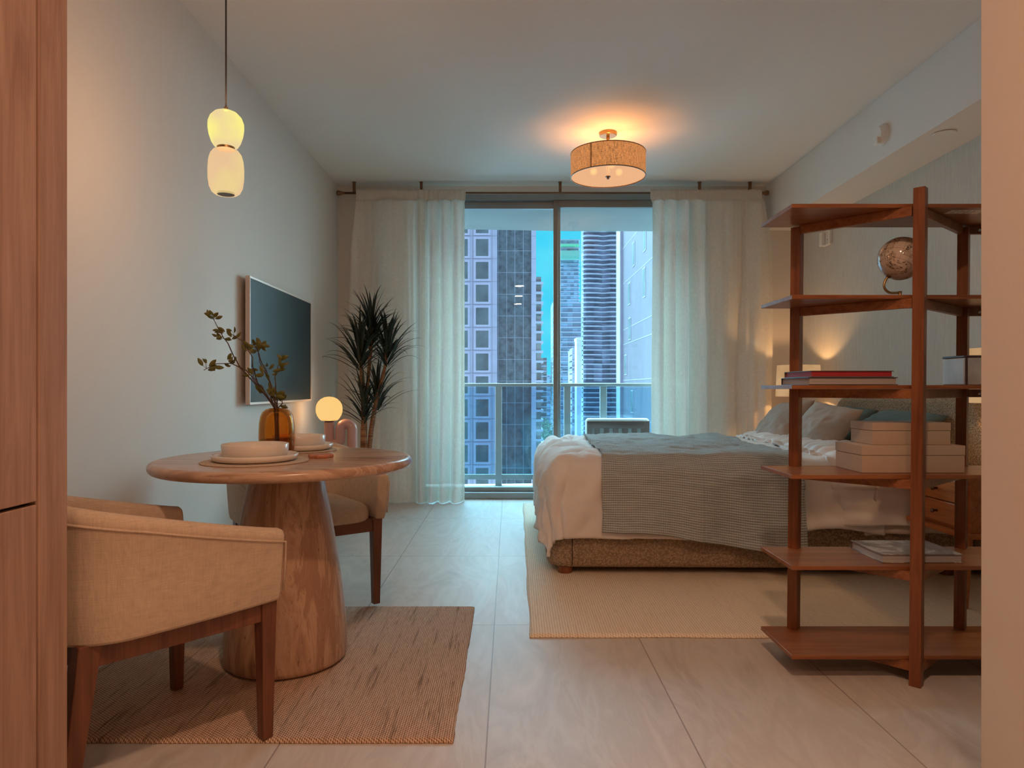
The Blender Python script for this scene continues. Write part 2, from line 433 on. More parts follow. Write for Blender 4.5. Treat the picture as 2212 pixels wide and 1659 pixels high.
# ================================================================ room
XL, XR, YW, ZC = -1.59, 2.72, 6.33, 2.90
YB = -3.2
struct('floor', MB().box(XL-.12, XR+.12, YB-.1, YW+.02, -.12, 0), MT['floor'], local=True)
struct('ceiling', MB().box(XL-.12, XR+.12, YB-.1, YW+.14, ZC, ZC+.15), MT['ceil'])
struct('wall_left', MB().box(XL-.12, XL, YB-.1, YW, 0, ZC), MT['wall'])
struct('wall_right', MB().box(XR, XR+.12, 1.5, YW, 0, ZC), MT['walltex'])
DX0, DX1, DZ1 = -.88, 1.78, 2.83
struct('wall_window_left', MB().box(XL-.12, DX0, YW, YW+.14, 0, ZC), MT['wall'])
struct('wall_window_right', MB().box(DX1, XR+.12, YW, YW+.14, 0, ZC), MT['wall'])
struct('wall_window_top', MB().box(DX0, DX1, YW, YW+.14, DZ1, ZC), MT['wall'])
struct('trim_soffit', MB().box(2.38, XR, 1.737, YW, 2.49, ZC), MT['ceil'])
struct('wall_entry_right', MB().box(1.2, XR+.12, YB-.1, 1.737, 0, ZC), MT['warmwall'])
struct('wall_back', MB().box(XL-.12, 1.2, YB-.2, YB, 0, ZC), MT['warmwall'])
struct('baseboard_left', MB().box(XL, XL+.012, 1.5, YW, 0, .09), MT['plast'])

# sliding door: outer frame, two sashes
d = struct('door_1', MB().box(DX0, DX1, YW-.01, YW+.13, 0, .06).box(DX0, DX1, YW, YW+.13, DZ1-.055, DZ1)
           .box(DX0, DX0+.05, YW, YW+.13, .06, DZ1-.055).box(DX1-.05, DX1, YW, YW+.13, .06, DZ1-.055), MT['alu'], bevel=.004)
def sash(x0, x1, y, name, mat):
    t = .045
    s_ = part(name, MB().box(x0, x0+t*.9, y, y+.045, .06, DZ1-.055).box(x1-t*.9, x1, y, y+.045, .06, DZ1-.055)
         .box(x0+t*.9, x1-t*.9, y, y+.045, .06, .10).box(x0+t*.9, x1-t*.9, y, y+.045, DZ1-.12, DZ1-.055), MT[mat], d, bevel=.003)
    part('pane', MB().box(x0+t*.9, x1-t*.9, y+.018, y+.026, .10, DZ1-.12), MT['glass'], s_)
XM = (1204 - 1101) / F * YW
sash(DX0+.05, XM+.035, YW+.07, 'sash', 'alu'); sash(XM-.035, DX1-.05, YW+.015, 'sash', 'aludark')

# balcony
rot = lambda x: 7.34 + .10 * sstep(-.8, 1.0, x)            # outer edge bows a little
def slab(z0, z1, ext=.1):
    pts = [(-3 + i * .25) for i in range(33)]; vs = []; fs = []
    for x in pts:
        e = rot(x) + ext
        vs += [(x, YW+.14, z0), (x, e, z0), (x, e, z1), (x, YW+.14, z1)]
    for i in range(len(pts)-1):
        for j in range(4): fs.append((i*4+j, (i+1)*4+j, (i+1)*4+(j+1)%4, i*4+(j+1)%4))
    fs += [(0, 1, 2, 3), tuple(4*(len(pts)-1)+j for j in (3, 2, 1, 0))]
    m = MB(); m.add(vs, fs); return m
struct('floor_balcony', slab(-.25, -.02), MT['conc']); struct('ceiling_balcony', slab(2.76, 3.0), MT['conc'])
struct('wall_facade_left', MB().box(-4, XL-.12, YW, YW+.14, -.3, 3.0), MT['conc'])
struct('wall_facade_right', MB().box(XR+.12, 5, YW, YW+.14, -.3, 3.0), MT['conc'])
rl = thing('balcony_railing', (.5, 7.36, -.02), 'grey metal balcony railing with clear glass panels outside the sliding door', 'railing')
RY = 7.36
part('handrail', MB().box(-2.6, 4.4, RY-.035, RY+.035, 1.045, 1.08), MT['alu'], rl, bevel=.008)
part('bottom_rail', MB().box(-2.6, 4.4, RY-.02, RY+.02, .045, .10), MT['alu'], rl, bevel=.004)
pxs = [-2.5, -1.3, (1077-1101)/F*RY, .62, (1303-1101)/F*RY, 2.2, 3.4]
for x in pxs:
    part('post', MB().box(x-.035, x+.035, RY-.03, RY+.03, -.02, 1.045), MT['alu'], rl, bevel=.004)
for a, b in zip(pxs[:-1], pxs[1:]):
    part('glass_panel', MB().box(a+.04, b-.04, RY-.006, RY+.006, .10, 1.04), MT['railglass'], rl)

# ================================================================ curtains
RYR = 6.20; RZ = 2.80
rodt = thing('curtain_rod', (.4, RYR, RZ), 'long thin bronze curtain rod under the ceiling across the window wall', 'curtain rod')
part('pole', MB().tube([(-1.50, RYR, RZ), (2.28, RYR, RZ)], .0105, 14), MT['rod'], rodt, smooth=True)
for x, s_ in ((-1.50, -1), (2.28, 1)):
    part('finial', MB().lathe([(.0001, -.002), (.012, 0), (.012, .02), (.017, .026), (.014, .034), (.022, .042), (.024, .055), (.022, .068), (.012, .074), (.0001, .075)], (x, RYR, RZ), 20, (s_, 0, 0)), MT['rod'], rodt, smooth=True)
for px in (765, 910, 1210, 1511, 1620):
    x = (px - 1101) / F * RYR
    part('bracket', MB().box(x-.012, x+.012, RYR-.012, RYR+.012, RZ+.012, ZC).box(x-.016, x+.016, RYR-.016, RYR+.016, ZC-.006, ZC), MT['rod'], rodt, bevel=.002)
def curtain(x0, x1, gather, label, seed, mirror):
    """gather: list of (u, phase speed); the sheet hangs from the rod pocket and reaches the floor"""
    ph = [0.0]; nu = 260
    for i in range(nu):
        u = i / (nu - 1); ph.append(ph[-1] + (gather(u)) / nu)
    def fn(u, v):
        i = u * (nu - 1); a = ph[int(i)]; z = lerp(.006, RZ + .022, v)
        amp = .014 + .044 * sstep(0, .06, 1 - v) + .008 * (1 - v)
        wv = 2.4 * n3(seed + u * 3, v * 1.3, 3) * (1 - v * .7)
        y = RYR - .058 + math.sin(a + wv) * amp * (.5 + .6 * min(1, gather(u) / 60)) + .030 * n3(u * 7 + seed, v * 1.4) + .018 * n3(u * 26 + seed, v * 3, 5)
        pk = sstep(.955, .975, v)                            # pinched under the rod pocket
        y = lerp(y, RYR - .018 + math.sin(a * 2.3) * .004, pk)
        x = lerp(x0, x1, u) + .012 * math.cos(a + wv) * (1 - pk * .7)
        edge = (1 - u) if mirror else u
        out = 1 - sstep(0, .12, (u if not mirror else 1 - u))
        x += (-1 if not mirror else 1) * out * (.012 * math.sin(v * 9 + seed) - .05 * sstep(.8, 1, v) + .03)
        z += (.006 * math.sin(u * 50 + seed)) * (1 if v < .01 else 0) * .5 + (.006 * abs(math.sin(a * 2.3)) if v > .985 else 0)
        y -= .05 * (1 - sstep(0, .05, v)) * abs(n3(u * 9 + seed, 2.2))
        return (x, y, z)
    o = part('curtain', MB().grid(nu, 90, fn), MT['curtain'], smooth=True)
    tag(o, label, 'curtain', 'sheer curtains on the window wall')
    h = part('rod_pocket', MB().grid(nu, 8, lambda u, v: (fn(u, .965 + .035 * v)[0], fn(u, .965 + .035 * v)[1] - .003 - .006 * math.sin(v * PI), fn(u, .965 + .035 * v)[2])), MT['curtain'], o, smooth=True, solid=.0012)
curtain(-1.42, -.395, lambda u: 14 + 46 * sstep(.5, .6, u), 'white sheer curtain behind the tall palm, gathered near the glass door', 3.1, False)
curtain(1.27, 2.31, lambda u: 60 - 40 * sstep(.3, .55, u), 'white sheer curtain behind the bed and the bookshelf', 8.7, True)

# ================================================================ rugs
def rug(name, x0, x1, y0, y1, t, mat, label, rz=0, seed=1):
    cx, cy = (x0+x1)/2, (y0+y1)/2
    def fn(u, v):
        x = lerp(x0, x1, u); y = lerp(y0, y1, v)
        ex = .009 * n3(x * 3 + seed, y * 3) + .003 * n3(x * 40, y * 40, seed)
        if u in (0, 1): x += ex
        if v in (0, 1): y += ex
        b = min(u * (x1-x0), (1-u) * (x1-x0), v * (y1-y0), (1-v) * (y1-y0))
        return (x - cx, y - cy, t * (.35 + .65 * sstep(0, .012, b)) + .0012 * n3(x * 30, y * 30))
    nu = int((x1-x0) / .0125); nv = int((y1-y0) / .0125)
    m = MB().grid(nu, nv, fn)
    # underside skirt
    b = len(m.v); ring = [i*nv for i in range(nu)] + [(nu-1)*nv + j for j in range(1, nv)] + [i*nv + nv-1 for i in range(nu-2, -1, -1)] + [j for j in range(nv-2, 0, -1)]
    m.v += [Vector((m.v[i].x, m.v[i].y, .001)) for i in ring]
    for q in range(len(ring)):
        q2 = (q+1) % len(ring); m.f.append((ring[q], ring[q2], b+q2, b+q))
    m.f.append(tuple(b + q for q in range(len(ring)))[::-1])
    o = part(name, m, mat, smooth=True, local=True); o.location = (cx, cy, 0); o.rotation_euler.z = rz
    return tag(o, label, 'rug')
rug('jute_rug', -1.50, -.163, 1.975, 3.20, .010, MT['jute'], 'brown woven jute rug under the round stone table', .0, 2)
rug('area_rug', .10, 2.66, 2.80, 6.05, .014, MT['wool'], 'cream woven area rug under the bed', math.radians(-.6), 5)

# ================================================================ dining table
TX, TY = -.842, 2.578
tb = thing('dining_table', (TX, TY, .01), 'round travertine pedestal table with bullnose edge on the jute rug', 'table')
R = .469; T = .768; TH = .038
prof = [(.0001, T-TH), (.30, T-TH)] + [(R - TH/2 + TH/2*math.cos(a) * 1.0, T - TH/2 + TH/2*math.sin(a)) for a in [(-PI/2 + PI*i/12) for i in range(13)]] + [(.25, T), (.0001, T)]
part('tabletop', MB().lathe(prof, (TX, TY, 0), 128), MT['stonetop'], tb, smooth=True)
pp = [(.0001, .011), (.21, .011), (.222, .02), (.2245, .05), (.222, .12), (.212, .23), (.198, .34), (.180, .45), (.164, .55), (.148, .63), (.136, .70), (.130, T-TH), (.0001, T-TH)]
part('pedestal', MB().lathe(pp, (TX, TY, 0), 96), MT['stone'], tb, smooth=True, subd=1)

# ---- dishes
def placemat(x, y, r, label):
    o = part('placemat', MB().lathe([(.0001, T), (r-.002, T), (r, T+.002), (r-.002, T+.004), (.0001, T+.004)], (x, y, 0), 64), MT['mat'], smooth='auto')
    return tag(o, label, 'placemat', 'round placemats')
def plate(x, y, r, label):
    z = T + .004
    pr = [(.0001, z), (r*.86, z), (r*.97, z+.007), (r, z+.022), (r-.003, z+.0245), (r-.007, z+.020), (r*.93-.004, z+.010), (r*.85, z+.0065), (.0001, z+.0065)]
    return tag(part('plate', MB().lathe(pr, (x, y, 0), 72), MT['white'], smooth=True), label, 'plate', 'white plates')
def bowl(x, y, r, label):
    z = T + .0106
    pr = [(.0001, z), (r*.80, z), (r*.93, z+.008), (r*.99, z+.025), (r, z+.052), (r-.0015, z+.054), (r-.005, z+.052), (r*.95, z+.022), (r*.86, z+.010), (.0001, z+.006)]
    return tag(part('bowl', MB().lathe(pr, (x, y, 0), 72), MT['white'], smooth=True), label, 'bowl', 'white bowls')
S1 = (-.905, 2.43); S2 = (-.885, 2.87)
placemat(*S1, .1845, 'round beige placemat under the front place setting'); placemat(*S2, .155, 'round beige placemat behind the amber vase')
plate(*S1, .1475, 'white rimmed plate in the front place setting'); plate(*S2, .138, 'white rimmed plate behind the amber vase')
bowl(*S1, .1137, 'white shallow bowl stacked on the front plate'); bowl(*S2, .107, 'white shallow bowl stacked behind the amber vase')
o = part('coaster', MB().lathe([(.0001, T), (.046, T), (.0485, T+.003), (.0485, T+.010), (.046, T+.013), (.0001, T+.013)], (-.712, 2.575, 0), 8), MT['coast'], bevel=.001)
tag(o, 'octagonal reddish wood coaster on the stone table', 'coaster')

# ---- vase and branches
VX, VY = -.909, 2.665
zz = T
outer = [(.0001, zz), (.050, zz), (.061, zz+.006), (.066, zz+.03), (.068, zz+.07), (.0675, zz+.10), (.066, zz+.125), (.062, zz+.150), (.054, zz+.168), (.042, zz+.178), (.031, zz+.181), (.0295, zz+.183)]
inner = [(r - .004 if r > .03 else r, z + (.012 if z < zz+.02 else -.003)) for r, z in outer[::-1]]
inner = [(.0275, zz+.181)] + [(max(.0001, r), z) for r, z in inner[1:]]
va = part('vase', MB().lathe(outer + inner, (VX, VY, 0), 64), MT['amber'], smooth=True)
tag(va, 'amber glass vase holding leafy branches on the stone table', 'vase')
wt = part('water', MB().lathe([(.0001, zz+.014), (.052, zz+.014), (.0595, zz+.03), (.062, zz+.055), (.062, zz+.062), (.0001, zz+.062)], (VX, VY, 0), 48), MT['water'], va, smooth='auto')
stems = [
 ([(606, 960), (588, 884), (560, 838), (520, 795), (508, 775), (492, 742), (482, 727)], .02, [(482,727,3)]),
 ([(598, 965), (590, 884), (566, 838), (532, 800), (500, 785), (465, 786), (440, 800)], -.03, [(500,786,3),(455,798,3),(440,786,1)]),
 ([(602, 960), (590, 890), (560, 838), (545, 790), (545, 772), (525, 738), (506, 725), (492, 716)], .05, [(545,752,3),(500,722,3)]),
 ([(598, 962), (596, 884), (588, 840), (575, 800), (562, 776), (556, 752), (545, 740)], -.05, [(556,748,4),(576,808,3)]),
 ([(600, 962), (595, 884), (590, 845), (580, 818), (560, 780), (558, 760)], -.02, [(552,735,2), (560,742,3)]),
 ([(604, 962), (597, 884), (596, 845), (595, 815), (600, 790), (606, 780)], .03, [(608,800,3),(605,776,3)]),
 ([(594, 962), (588, 884), (576, 856), (560, 840), (547, 818), (545, 775)], .0, [(570,846,2),(545,805,2)]),
 ([(606, 962), (604, 884), (610, 872), (610, 866)], .01, [(610,868,4)]),
 ([(600, 962), (592, 884), (584, 860), (588, 846)], -.01, [(584,848,5),(592,852,4)]),
 ([(482, 727), (470, 706), (462, 690), (458, 676)], .02, [(458,684,5),(478,722,3)]),
]
cnt = 0
for path, dep, clus in stems:
    if cnt == 9:
        break
    cnt += 1
    n_ = len(path); pts = []
    for i, (a, b) in enumerate(path):
        t = i / (n_ - 1); Y = VY + (dep * 3) * t ** 1.3 if i > 0 else VY + dep * .3
        p = at(a, b, Y)
        if i == 0: p = Vector((VX + .5 * (p.x - VX), VY + dep * .4, zz + .022))
        if i == 1: p = Vector((VX + .35 * (p.x - VX), VY + dep * .4, zz + .184))
        pts.append(p)
    # extra: first branch carries on to the highest tip
    if cnt == 1:
        pts += [at(470, 706, VY + .06), at(461, 690, VY + .065), at(456, 677, VY + .07)]; clus = clus + [(458, 684, 6), (478, 720, 3)]
    fine = []
    for i in range(len(pts) - 1):
        for q in range(4):
            t = q / 4; p = pts[i].lerp(pts[i+1], t); p += Vector((n3(p.x*40, p.z*40, cnt), n3(p.z*40, p.y*40, cnt), 0)) * .0035 * (0 if i == 0 else 1); fine.append(p)
    fine.append(pts[-1])
    m = len(fine); bstem = part('leafy_branch', MB().tube(fine, [lerp(.0032, .0012, i/(m-1)) for i in range(m)], 6), MT['stem'], smooth=True)
    tag(bstem, {1: 'tallest leafy branch leaning left over the tv edge', 2: 'low leafy branch reaching furthest left of the vase', 3: 'leafy branch crossing the tv frame to a leaf cluster left of it',
                4: 'upright leafy branch topped by a cluster before the tv screen', 5: 'thin upright branch behind the cluster on the tv screen', 6: 'leafy branch leaning right in front of the tv',
                7: 'short forked leafy branch left of the vase mouth', 8: 'tiny sprig with green leaves at the vase rim', 9: 'short dense leafy sprig above the vase mouth'}[cnt], 'branch', 'branches in the amber vase')
    lm = 0
    for (a, b, q) in clus:
        c = at(a, b, VY + dep * 2.2)
        best = min(fine, key=lambda p: (p - c).length); c = best.lerp(c, .45)
        for r_ in range(q + 2):
            ang = random.uniform(0, 2*PI); el = random.uniform(-.3, 1.1)
            dr = Vector((math.cos(ang) * math.cos(el), .5 * math.sin(ang) * math.cos(el), math.sin(el))).normalized()
            L = random.uniform(.022, .036); W = L * .24; sd = dr.cross(Vector((random.uniform(-.4, .4), 1, random.uniform(-.3, .3)))).normalized(); nm = sd.cross(dr)
            s0 = c + Vector((random.uniform(-.016, .016), random.uniform(-.012, .012), random.uniform(-.016, .016)))
            vs = []; 
            for i in range(7):
                t = i / 6; ww = W * math.sin(PI * min(1, t * .94 + .03)) ** .8; p = s0 + dr * L * t - nm * .008 * t * t
                vs += [p - sd * ww + nm * .002, p + nm * (-.002), p + sd * ww + nm * .002]
            lmb = MB().add(vs, [(i*3+j, i*3+j+1, (i+1)*3+j+1, (i+1)*3+j) for i in range(6) for j in range(2)])
            lmb.tube([best, s0], .0007, 4)
            part('leaf', lmb, MT['leaf'], bstem, smooth=True)

# ================================================================ upholstered chairs
def make_chair(label, loc, rz):
    t = thing('dining_chair', loc, label, 'chair', 'upholstered chairs around the round table', rz)
    hw, yf, yb, rc = .285, .262, -.285, .16     # centreline of the wrap-around shell
    path = []
    def add(x, y): path.append(Vector((x, y, 0)))
    for i in range(10): add(hw + .006 * math.sin(PI * i / 10), lerp(yf, yb + rc, i / 10))
    for i in range(13):
        a = PI/2 * i / 12; add(hw - rc + rc * math.cos(a), yb + rc - rc * math.sin(a))
    for i in range(1, 5): add(lerp(hw - rc, -(hw - rc), i / 5), yb)
    for i in range(13):
        a = PI/2 * i / 12; add(-(hw - rc) - rc * math.sin(a), yb + rc - rc * math.cos(a))
    for i in range(1, 11): add(-hw - .006 * math.sin(PI * i / 10), lerp(yb + rc, yf, i / 10))
    m = len(path); L = [0]
    for i in range(1, m): L.append(L[-1] + (path[i] - path[i-1]).length)
    th = .028; z0 = .40
    def top(i):
        y = path[i].y
        return lerp(.610, .744, max(0, min(1, (yf - y) / (yf - yb))) ** 1.1)
    sec = []
    for i in range(m):
        d_ = (path[min(i+1, m-1)] - path[max(i-1, 0)]).normalized(); nrm = Vector((d_.y, -d_.x, 0))  # outward
        if nrm.dot(path[i] - Vector((0, -.02, 0))) < 0: nrm = -nrm
        zt = top(i); tk = th; e = min(i, m-1-i)
        ring = []
        flare = .016
        for (o_, z) in [(-tk*.9, z0), (-tk, z0+.05), (-tk, zt-.05), (-tk, zt-.022), (-tk*.7, zt-.004), (0, zt), (tk*.7, zt-.003), (tk*1.0, zt-.016), (tk*1.08, zt-.03), (tk*1.0, zt-.036), (tk*.98, z0+.12), (tk*.9, z0+.03), (tk*.72, z0)]:
            k_ = (z - z0) / (zt - z0)
            ring.append(path[i] + nrm * (o_ + flare * k_ - .008) + Vector((0, 0, z)))
        sec.append(ring)
    vs = [p for r in sec for p in r]; q = len(sec[0]); fs = []
    for i in range(m-1):
        for j in range(q): fs.append((i*q+j, i*q+(j+1) % q, (i+1)*q+(j+1) % q, (i+1)*q+j))
    for s_, b in ((1, 0), (-1, (m-1)*q)): fs.append(tuple(b + j for j in range(q))[::s_])
    body = part('wraparound_back', MB().add(vs, fs), MT['linen'], t, smooth=True, local=True, bevel=.009, seg=3)
    # piping following the outer top edge and down the arm fronts
    pip = [sec[0][11] + Vector((0, .004, 0)), sec[0][10] + Vector((0, .004, 0))] + [s_[9] + (s_[9] - s_[3]).normalized() * .0015 for s_ in sec] + [sec[-1][10] + Vector((0, .004, 0)), sec[-1][11] + Vector((0, .004, 0))]
    part('piping', MB().tube(pip, .0035, 8), MT['linen'], body, smooth=True, local=True)
    # seat cushion
    def seat(u, v):
        a = u * 2 * PI; c, s_ = math.cos(a), math.sin(a); e = .42
        x = math.copysign(abs(c) ** e, c) * .254; y = math.copysign(abs(s_) ** e, s_) * .262 + .012
        if v <= .5: k_ = v / .5; return (x * lerp(.0, 1, min(1, k_*1.6)) , y * lerp(0, 1, min(1, k_*1.6)), .395 + max(0, k_ - .62) * .09)
        k_ = (v - .5) / .5; r_ = math.cos(k_ * PI / 2) ** .5
        return (x * r_, y * r_, .430 + .062 * math.sin(k_ * PI / 2) ** .8)
    part('seat', MB().grid(48, 21, seat, wrap=True), MT['linen'], t, smooth=True, local=True)
    # apron
    lx, ly0, ly1 = .262, -.235, .235
    ap = MB()
    part('seat_rail', MB().box(-lx+.02, lx-.02, ly1-.008, ly1+.016, .345, .405), MT['legwoodx'], t, bevel=.002, local=True)
    part('seat_rail', MB().box(-lx+.045, lx-.045, ly0-.016, ly0+.008, .345, .405), MT['legwoodx'], t, bevel=.002, local=True)
    for s_ in (-1, 1):
        part('seat_rail', MB().beam((s_*(lx+.006), ly1-.01, .375), (s_*(lx-.024), ly0+.0, .375), .022, .06), MT['legwood'], t, bevel=.002, local=True)
    for sx in (-1, 1):
        part('leg', MB().post(sx*lx, ly1, .0, .405, .032, 0, .048), MT['legwood'], t, bevel=.003, local=True)
        part('leg', MB().post(sx*(lx-.030), ly0-.040, .0, .405, .034, 0, .054, -sx*.002, .048), MT['legwood'], t, bevel=.003, local=True)
    return t
def face(nx, ny): return math.atan2(ny, nx) - PI / 2
make_chair('beige linen armchair in the foreground beside the wood panel, back to the viewer', (-1.064, 1.966, .0115), face(.61, .79))
make_chair('beige linen armchair on the window side of the stone table', (-.985, 3.262, .0115), face(.6, -.8))

# ================================================================ pendant lamp
PXp, PYp = -1.039, 2.50
pl = thing('pendant_lamp', (PXp, PYp, 1.737), 'hanging lamp of two stacked glowing opal glass shades on a black cord', 'pendant lamp')
MT['opal'] = glow('lit_opal_glass', (.80, .60, .30), .95, .35, col2=(.92, .84, .22))
MT['opal2'] = glow('lit_opal_glass_dim', (.80, .52, .28), .90, .35, col2=(.82, .62, .26))
up = [(.0001, 2.047), (.020, 2.045), (.040, 2.036), (.055, 2.020), (.062, 2.000), (.0625, 1.980), (.059, 1.955), (.051, 1.930), (.042, 1.915), (.030, 1.911)]
lo = [(.030, 1.904), (.044, 1.898), (.054, 1.884), (.060, 1.862), (.0625, 1.830), (.062, 1.795), (.058, 1.765), (.049, 1.746), (.038, 1.738), (.031, 1.737)]
s1 = part('upper_shade', MB().lathe(up, (PXp, PYp, 0), 48), MT['opal'], pl, smooth=True, label='glowing yellow opal glass upper shade')
s2 = part('lower_shade', MB().lathe(lo, (PXp, PYp, 0), 48), MT['opal2'], pl, smooth=True, label='glowing cream opal glass lower shade')
part('collar', MB().lathe([(.0001, 1.903), (.031, 1.903), (.0315, 1.912), (.0001, 1.912)], (PXp, PYp, 0), 32), MT['brass'], pl, smooth='auto', label='brass collar between the shades')
part('cap', MB().lathe([(.0001, 1.738), (.030, 1.738), (.030, 1.745), (.0001, 1.745)], (PXp, PYp, 0), 32), MT['bronze'], pl, smooth='auto')
part('cord', MB().tube([(PXp, PYp, 2.05), (PXp, PYp, ZC)], .0032, 8), MT['black'], pl, smooth=True)
part('ferrule', MB().lathe([(.0001, 2.046), (.008, 2.046), (.007, 2.058), (.0001, 2.058)], (PXp, PYp, 0), 16), MT['brass'], pl)
light('POINT', 'pendant_bulb_upper', (PXp, PYp, 1.985), (1, .52, .24), 6.5, shadow_soft_size=.02)
light('POINT', 'pendant_bulb_lower', (PXp, PYp, 1.82), (1, .52, .24), 4.5, shadow_soft_size=.02)

# ================================================================ drum ceiling lamp
CX, CY = .72, 5.0
cl = thing('ceiling_lamp', (CX, CY, 2.56), 'round drum ceiling lamp with glowing orange fabric shade', 'ceiling lamp')
MT['drum'] = glow('lit_drum_fabric', (.74, .27, .075), .62, .03, True, dif=.8)
MT['diff'] = glow('lit_diffuser', (.90, .50, .27), .72, .22)
k = N('glowing_bulb'); lw = k.n('LayerWeight'); lw.inputs[0].default_value = .5; em = k.n('Emission'); em.inputs[0].default_value = (1, .72, .16, 1)
k.l(k.math('MULTIPLY', k.math('POWER', k.math('SUBTRACT', 1, lw.outputs['Facing']), 2.0), 2.6), em.inputs[1]); tr = k.n('BsdfTransparent'); a_ = k.n('AddShader')
k.l(em.outputs[0], a_.inputs[0]); k.l(tr.outputs[0], a_.inputs[1]); MT['bulb'] = k.done(a_.outputs[0])
RD = .272; z0, z1 = 2.575, 2.745
part('lamp_shade', MB().lathe([(RD, z0), (RD, z1), (RD-.003, z1), (RD-.003, z0), (RD, z0)], (CX, CY, 0), 96), MT['drum'], cl, smooth='auto')
part('diffuser', MB().lathe([(.0001, z0+.006), (RD-.004, z0+.006), (RD-.004, z0+.010), (.0001, z0+.010)], (CX, CY, 0), 64), MT['diff'], cl, label='glowing frosted glass diffuser under the drum')
for z in (z0, z1): part('trim_ring', MB().lathe([(RD+.001, z-.003), (RD+.0025, z), (RD+.001, z+.003), (RD-.004, z+.003), (RD-.004, z-.003), (RD+.001, z-.003)], (CX, CY, 0), 96), MT['bronze'], cl, smooth='auto')
sa = math.radians(236); sx_, sy_ = CX + (RD+.001) * math.cos(sa), CY + (RD+.001) * math.sin(sa)
m = MB()
for off in (-.014, .014):
    a = sa + off; m.beam((CX+(RD+.001)*math.cos(a), CY+(RD+.001)*math.sin(a), z0), (CX+(RD+.001)*math.cos(a), CY+(RD+.001)*math.sin(a), z1), .0045, .0035, up=(1, 0, 0))
part('shade_seam', m, MT['bronze'], cl)
part('stem', MB().lathe([(.0001, z0-.0), (.012, z0), (.012, ZC-.02), (.0001, ZC-.02)], (CX, CY, 0), 24), MT['brass'], cl, smooth='auto')
part('canopy', MB().lathe([(.0001, ZC-.026), (.060, ZC-.026), (.064, ZC-.022), (.064, ZC), (.0001, ZC)], (CX, CY, 0), 40), MT['brass'], cl, smooth='auto', label='brass ceiling canopy')
part('finial', MB().lathe([(.0001, z0-.016), (.009, z0-.016), (.009, z0-.002), (.019, z0-.001), (.019, z0+.004), (.0001, z0+.004)], (CX, CY, 0), 24), MT['bronze'], cl, smooth='auto')
for a in (.6, .6 + 2*PI/3, .6 + 4*PI/3):
    light('POINT', 'ceiling_lamp_bulb', (CX + .11 * math.cos(a), CY + .11 * math.sin(a), z0 + .085), (1, .42, .15), 2.3, shadow_soft_size=.02)
    part('bulb', MB().sphere((CX + .11 * math.cos(a), CY + .11 * math.sin(a), z0 + .055), .030, 20, 12), MT['bulb'], cl, smooth=True)

# ================================================================ television and console
y0, y1, tz0, tz1 = 4.035, 5.29, .93, 1.695; xf_ = -1.535
tv = thing('television', (XL, (y0+y1)/2, tz0), 'wall mounted flat television with dark screen and pale beige frame', 'television')
b = .014
part('frame', MB().box(xf_-.028, xf_, y0, y1, tz1-b, tz1).box(xf_-.028, xf_, y0, y1, tz0, tz0+b).box(xf_-.028, xf_, y0, y0+b*.6, tz0+b, tz1-b).box(xf_-.028, xf_, y1-b, y1, tz0+b, tz1-b), MT['tvf'], tv, bevel=.001)
part('screen', MB().box(xf_-.02, xf_-.004, y0+b*.6, y1-b, tz0+b, tz1-b), MT['tv'], tv)
part('back_panel', MB().box(XL, xf_-.028, y0+.06, y1-.06, tz0+.05, tz1-.05), MT['aludark'], tv)
cs = thing('media_console', (-1.40, 4.76, 0), 'low walnut media console on the left wall below the television', 'console')
part('cabinet_body', MB().box(-1.585, -1.25, 4.30, 5.42, .14, .56), MT['acorn'], cs, bevel=.004)
for yy in (4.31, 4.87): part('door', MB().box(-1.25, -1.235, yy, yy+.54, .16, .54), MT['acorn'], cs, bevel=.002)
for xx in (-1.56, -1.30):
    for yy in (4.35, 5.37): part('leg', MB().post(xx, yy, 0, .14, .03, 0, .04), MT['acorn'], cs)

# pink lamp with glass globe
gp = Vector((-1.375, 5.2, .864)); CT = .56
gl = thing('globe_lamp', (gp.x, gp.y, CT), 'pink glossy loop lamp with glowing glass globe below the television', 'lamp')
MT['globe'] = glow('lit_globe_glass', (.98, .60, .20), .90, .35)
part('globe', MB().lathe([(.058, -.083), (.075, -.068), (.09, -.044), (.099, -.015), (.0995, .012), (.095, .038), (.082, .062), (.062, .082), (.035, .0955), (.0001, .1005)], gp, 48), MT['globe'], gl, smooth=True, label='glowing round glass globe')
part('collar', MB().lathe([(.0001, -.092), (.036, -.092), (.036, -.078), (.058, -.078), (.058, -.083), (.04, -.086)], gp, 32), MT['bronze'], gl, smooth=True)
zb = gp.z - .093
pts = [(gp.x, gp.y, zb), (gp.x, gp.y, zb-.03), (gp.x, gp.y, CT+.085)]
for i in range(1, 9):
    a = PI * i / 8; pts.append((gp.x + .042 - .042*math.cos(a), gp.y, CT + .085 - .045*math.sin(a)))
xx = gp.x + .084
pts.append((xx, gp.y, zb-.06))
for i in range(1, 13):
    a = PI * i / 12; pts.append((xx + .046 - .046*math.cos(a), gp.y, zb-.06 + .046*math.sin(a)))
pts += [(xx+.092, gp.y, CT+.08), (xx+.092, gp.y, CT+.001)]
def smooth_path(p, it=2):
    p = [Vector(q) for q in p]
    for _ in range(it):
        q = [p[0]]
        for i in range(len(p)-1): q += [p[i].lerp(p[i+1], .25), p[i].lerp(p[i+1], .75)]
        p = q + [p[-1]]
    return p
part('loop_base', MB().tube(smooth_path(pts), .038, 20), MT['pink'], gl, smooth=True, label='pink glazed looping tube base')
light('POINT', 'globe_bulb', tuple(gp), (1, .55, .26), 3.2, shadow_soft_size=.02)

